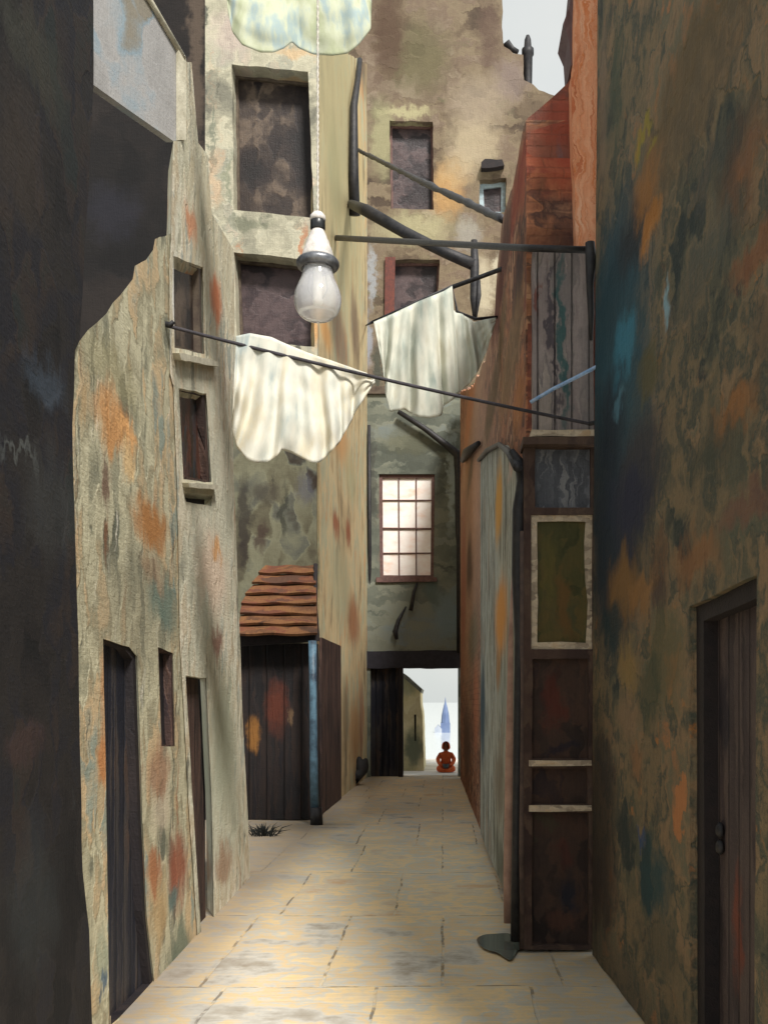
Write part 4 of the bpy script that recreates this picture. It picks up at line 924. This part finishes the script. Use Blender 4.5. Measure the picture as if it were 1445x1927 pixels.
tag(o, 'bright blue cord stretched across the grey boards to the right wall', 'cord')
o = tube('iron_hanger', [at(1110, 456, 6.30), at(1112, 490, 6.30), at(1110, 530, 6.30), at(1112, 590, 6.34), at(1112, 640, 6.36)], [0.03, 0.036, 0.024, 0.02, 0.012], m_iron)
tag(o, 'black upright iron strap fixed at the corner under the orange pier', 'strap')

# ------------------------------------------------------------------ hanging lamp
LD = 2.6; lc = at(598, 500, LD)
zz = lambda py: at(0, py, LD).z
rr = lambda p: p*LD/F
lamp = empty('hanging_lamp', (lc.x, lc.y, zz(603)), 'clear glass bulb lamp with grey cone hanging on a white cord', 'lamp')
m_cord = simple('white_twisted_cord', (206, 200, 190), 0.85, scale=90, col2=(150, 146, 140))
m_por = simple('white_porcelain', (214, 208, 204), 0.4, col2=(176, 172, 168), scale=30)
m_enam = simple('grey_enamel', (210, 202, 196), 0.45, col2=(160, 156, 150), scale=26, bump=0.4)
m_rim = simple('dark_rim_metal', (128, 130, 134), 0.35, 0.5, col2=(70, 72, 78), scale=30)
prs = []
zs = [zz(405)+i*0.006 for i in range(560)]
for s in (0, math.pi):
    prs.append(tube_data([Vector((lc.x+0.0014*math.cos(z*200+s), lc.y+0.0014*math.sin(z*200+s), z)) for z in zs], .002, 6))
v, f = merge(prs); link_mesh('cord', v, f, m_cord, lamp, smooth=True)
def lt(name, prof, mat, par, seg=40): 
    v, f = lathe_data([(rr(r), zz(y)) for r, y in prof], lc, seg)
    return link_mesh(name, v, f, mat, par, smooth=True)
lt('cap', [(2, 397), (9, 400), (14, 406), (15, 412), (13, 415), (0, 415)], m_por, lamp)
lt('socket', [(12, 413), (14, 416), (14, 430), (11, 434), (0, 434)], simple('black_bakelite', (34, 36, 38), 0.3), lamp)
lt('shade', [(11, 432), (16, 442), (19, 452), (20.5, 453), (24, 466), (25.5, 467), (30, 482), (33, 487), (31, 488), (24, 470), (10, 436)], m_enam, lamp)
lt('rim', [(30, 485), (37, 489), (40, 493), (40.5, 498), (38, 503), (32, 506), (28, 505), (27, 500), (28, 490), (30, 485)], m_rim, lamp)
t = NT('clear_glass')
t.b.inputs['Base Color'].default_value = (0.97, 0.97, 0.98, 1); t.b.inputs['Roughness'].default_value = 0.06
t.b.inputs['Transmission Weight'].default_value = 0.78; t.b.inputs['IOR'].default_value = 1.45
m_glass = t.m
bp_ = [(27, 505), (29, 515), (31, 524), (37, 536), (42, 548), (44.5, 560), (44, 572), (40, 585), (31, 596), (18, 602), (0.5, 604)]
def smoothprof(p, k=3):
    for _ in range(k):
        q = [p[0]]
        for i in range(len(p)-1):
            a, b = p[i], p[i+1]
            q += [(a[0]*.75+b[0]*.25, a[1]*.75+b[1]*.25), (a[0]*.25+b[0]*.75, a[1]*.25+b[1]*.75)]
        q.append(p[-1]); p = q
    return p
outp = smoothprof(bp_, 2)
bulb = lt('bulb', outp+[(max(0.3, r-1.2), y-1.2 if y > 590 else y) for r, y in reversed(outp)], m_glass, lamp, 48)
fix_normals(bulb)
lt('filament_stem', [(7, 506), (8, 510), (8.5, 560), (10, 568), (7, 574), (3, 577), (0.2, 578)], simple('milky_tube', (232, 226, 212), 0.35, col2=(214, 206, 190)), bulb, 20)
tube('contact_wire', [Vector((lc.x-rr(14), lc.y, zz(510))), Vector((lc.x-rr(18), lc.y, zz(545))), Vector((lc.x-rr(6), lc.y, zz(566)))], 0.0012, m_rim, bulb, 6)
tube('contact_wire', [Vector((lc.x+rr(14), lc.y, zz(510))), Vector((lc.x+rr(18), lc.y, zz(545))), Vector((lc.x+rr(6), lc.y, zz(566)))], 0.0012, m_rim, bulb, 6)

# ------------------------------------------------------------------ small things on the ground
# black sack slumped at the foot of the ochre wall
m_sack = simple('black_sacking', (26, 26, 28), 0.75, col2=(40, 38, 38), scale=10, bump=0.6)
def blob(joints, edges, name, mat, loc):
    return skin_body(name, joints, edges, mat, None, loc, 2)
sb = at(672, 1480, 19.4); sb.z = 0
o = blob([((.03, 0.1, .13), .14), ((.05, .12, .32), .13), ((.02, .12, .46), .07), ((.00, .1, .56), .04), ((.13, .12, .46), .06), ((.15, .1, .52), .04), ((-.13, -.05, .14), .10), ((-.16, -.07, .24), .05), ((-.18, -.12, .04), .05), ((-.26, -.2, .03), .025)],
         [(0, 1), (1, 2), (2, 3), (1, 4), (4, 5), (0, 6), (6, 7), (6, 8), (8, 9)], 'black_sack', m_sack, (sb.x+.02, sb.y, 0))
tag(o, 'black sack slumped against the foot of the ochre side wall', 'sack')
# tuft of weeds in the corner of the recess
wb = at(496, 1574, 12.1); wb.z = 0
prs = []
rnd = random.Random(3)
for i in range(70):
    a = rnd.uniform(0, 6.28); r = rnd.uniform(0, .10); h = rnd.uniform(.03, .15); ln = rnd.uniform(.02, .14)
    p0 = Vector((wb.x+r*math.cos(a)*1.6, wb.y+r*math.sin(a), 0)); p1 = p0+Vector((ln*math.cos(a)*.5, ln*math.sin(a)*.5, h*.7)); p2 = p0+Vector((ln*math.cos(a)*1.4, ln*math.sin(a), h))
    prs.append(tube_data([p0, p1, p2], [.006, .006, .001], 4))
v, f = merge(prs)
tag(link_mesh('weed_tuft', v, f, simple('dark_weed', (30, 34, 30), 0.8, col2=(20, 22, 22))), 'dark spiky tuft of weeds on the paving before the lean-to', 'weed')
# puddle and rag by the foot of the black pipe
t = NT('puddle_water'); t.b.inputs['Base Color'].default_value = lin((86, 96, 92)); t.b.inputs['Roughness'].default_value = 0.08; t.b.inputs['IOR'].default_value = 1.33
V = [at(940, 1782, 1900*1.6/460.0)]
pp = [(897, 1768), (910, 1760), (930, 1758), (955, 1757), (968, 1764), (982, 1772), (984, 1784), (974, 1790), (962, 1807), (950, 1803), (936, 1794), (916, 1788), (904, 1780)]
def floor_pt(px, py, z=0.006): 
    d = F*(EYE-z)/(py-VY); return Vector(((px-VX)*d/F, d, z))
lp = []
n_ = len(pp)
for i in range(n_*4):
    k = i/4.0; a = int(k); q = k-a
    P = [pp[(a+j-1) % n_] for j in range(4)]
    lp.append(tuple(0.5*((2*P[1][c])+(-P[0][c]+P[2][c])*q+(2*P[0][c]-5*P[1][c]+4*P[2][c]-P[3][c])*q*q+(-P[0][c]+3*P[1][c]-3*P[2][c]+P[3][c])*q**3) for c in range(2)))
V = [floor_pt(940, 1778)]+[floor_pt(*p) for p in lp]
m = len(lp)
tag(link_mesh('puddle', V, [(0, 1+i, 1+(i+1) % m) for i in range(m)], t.m), 'dark grey green puddle at the foot of the black drainpipe', 'puddle')
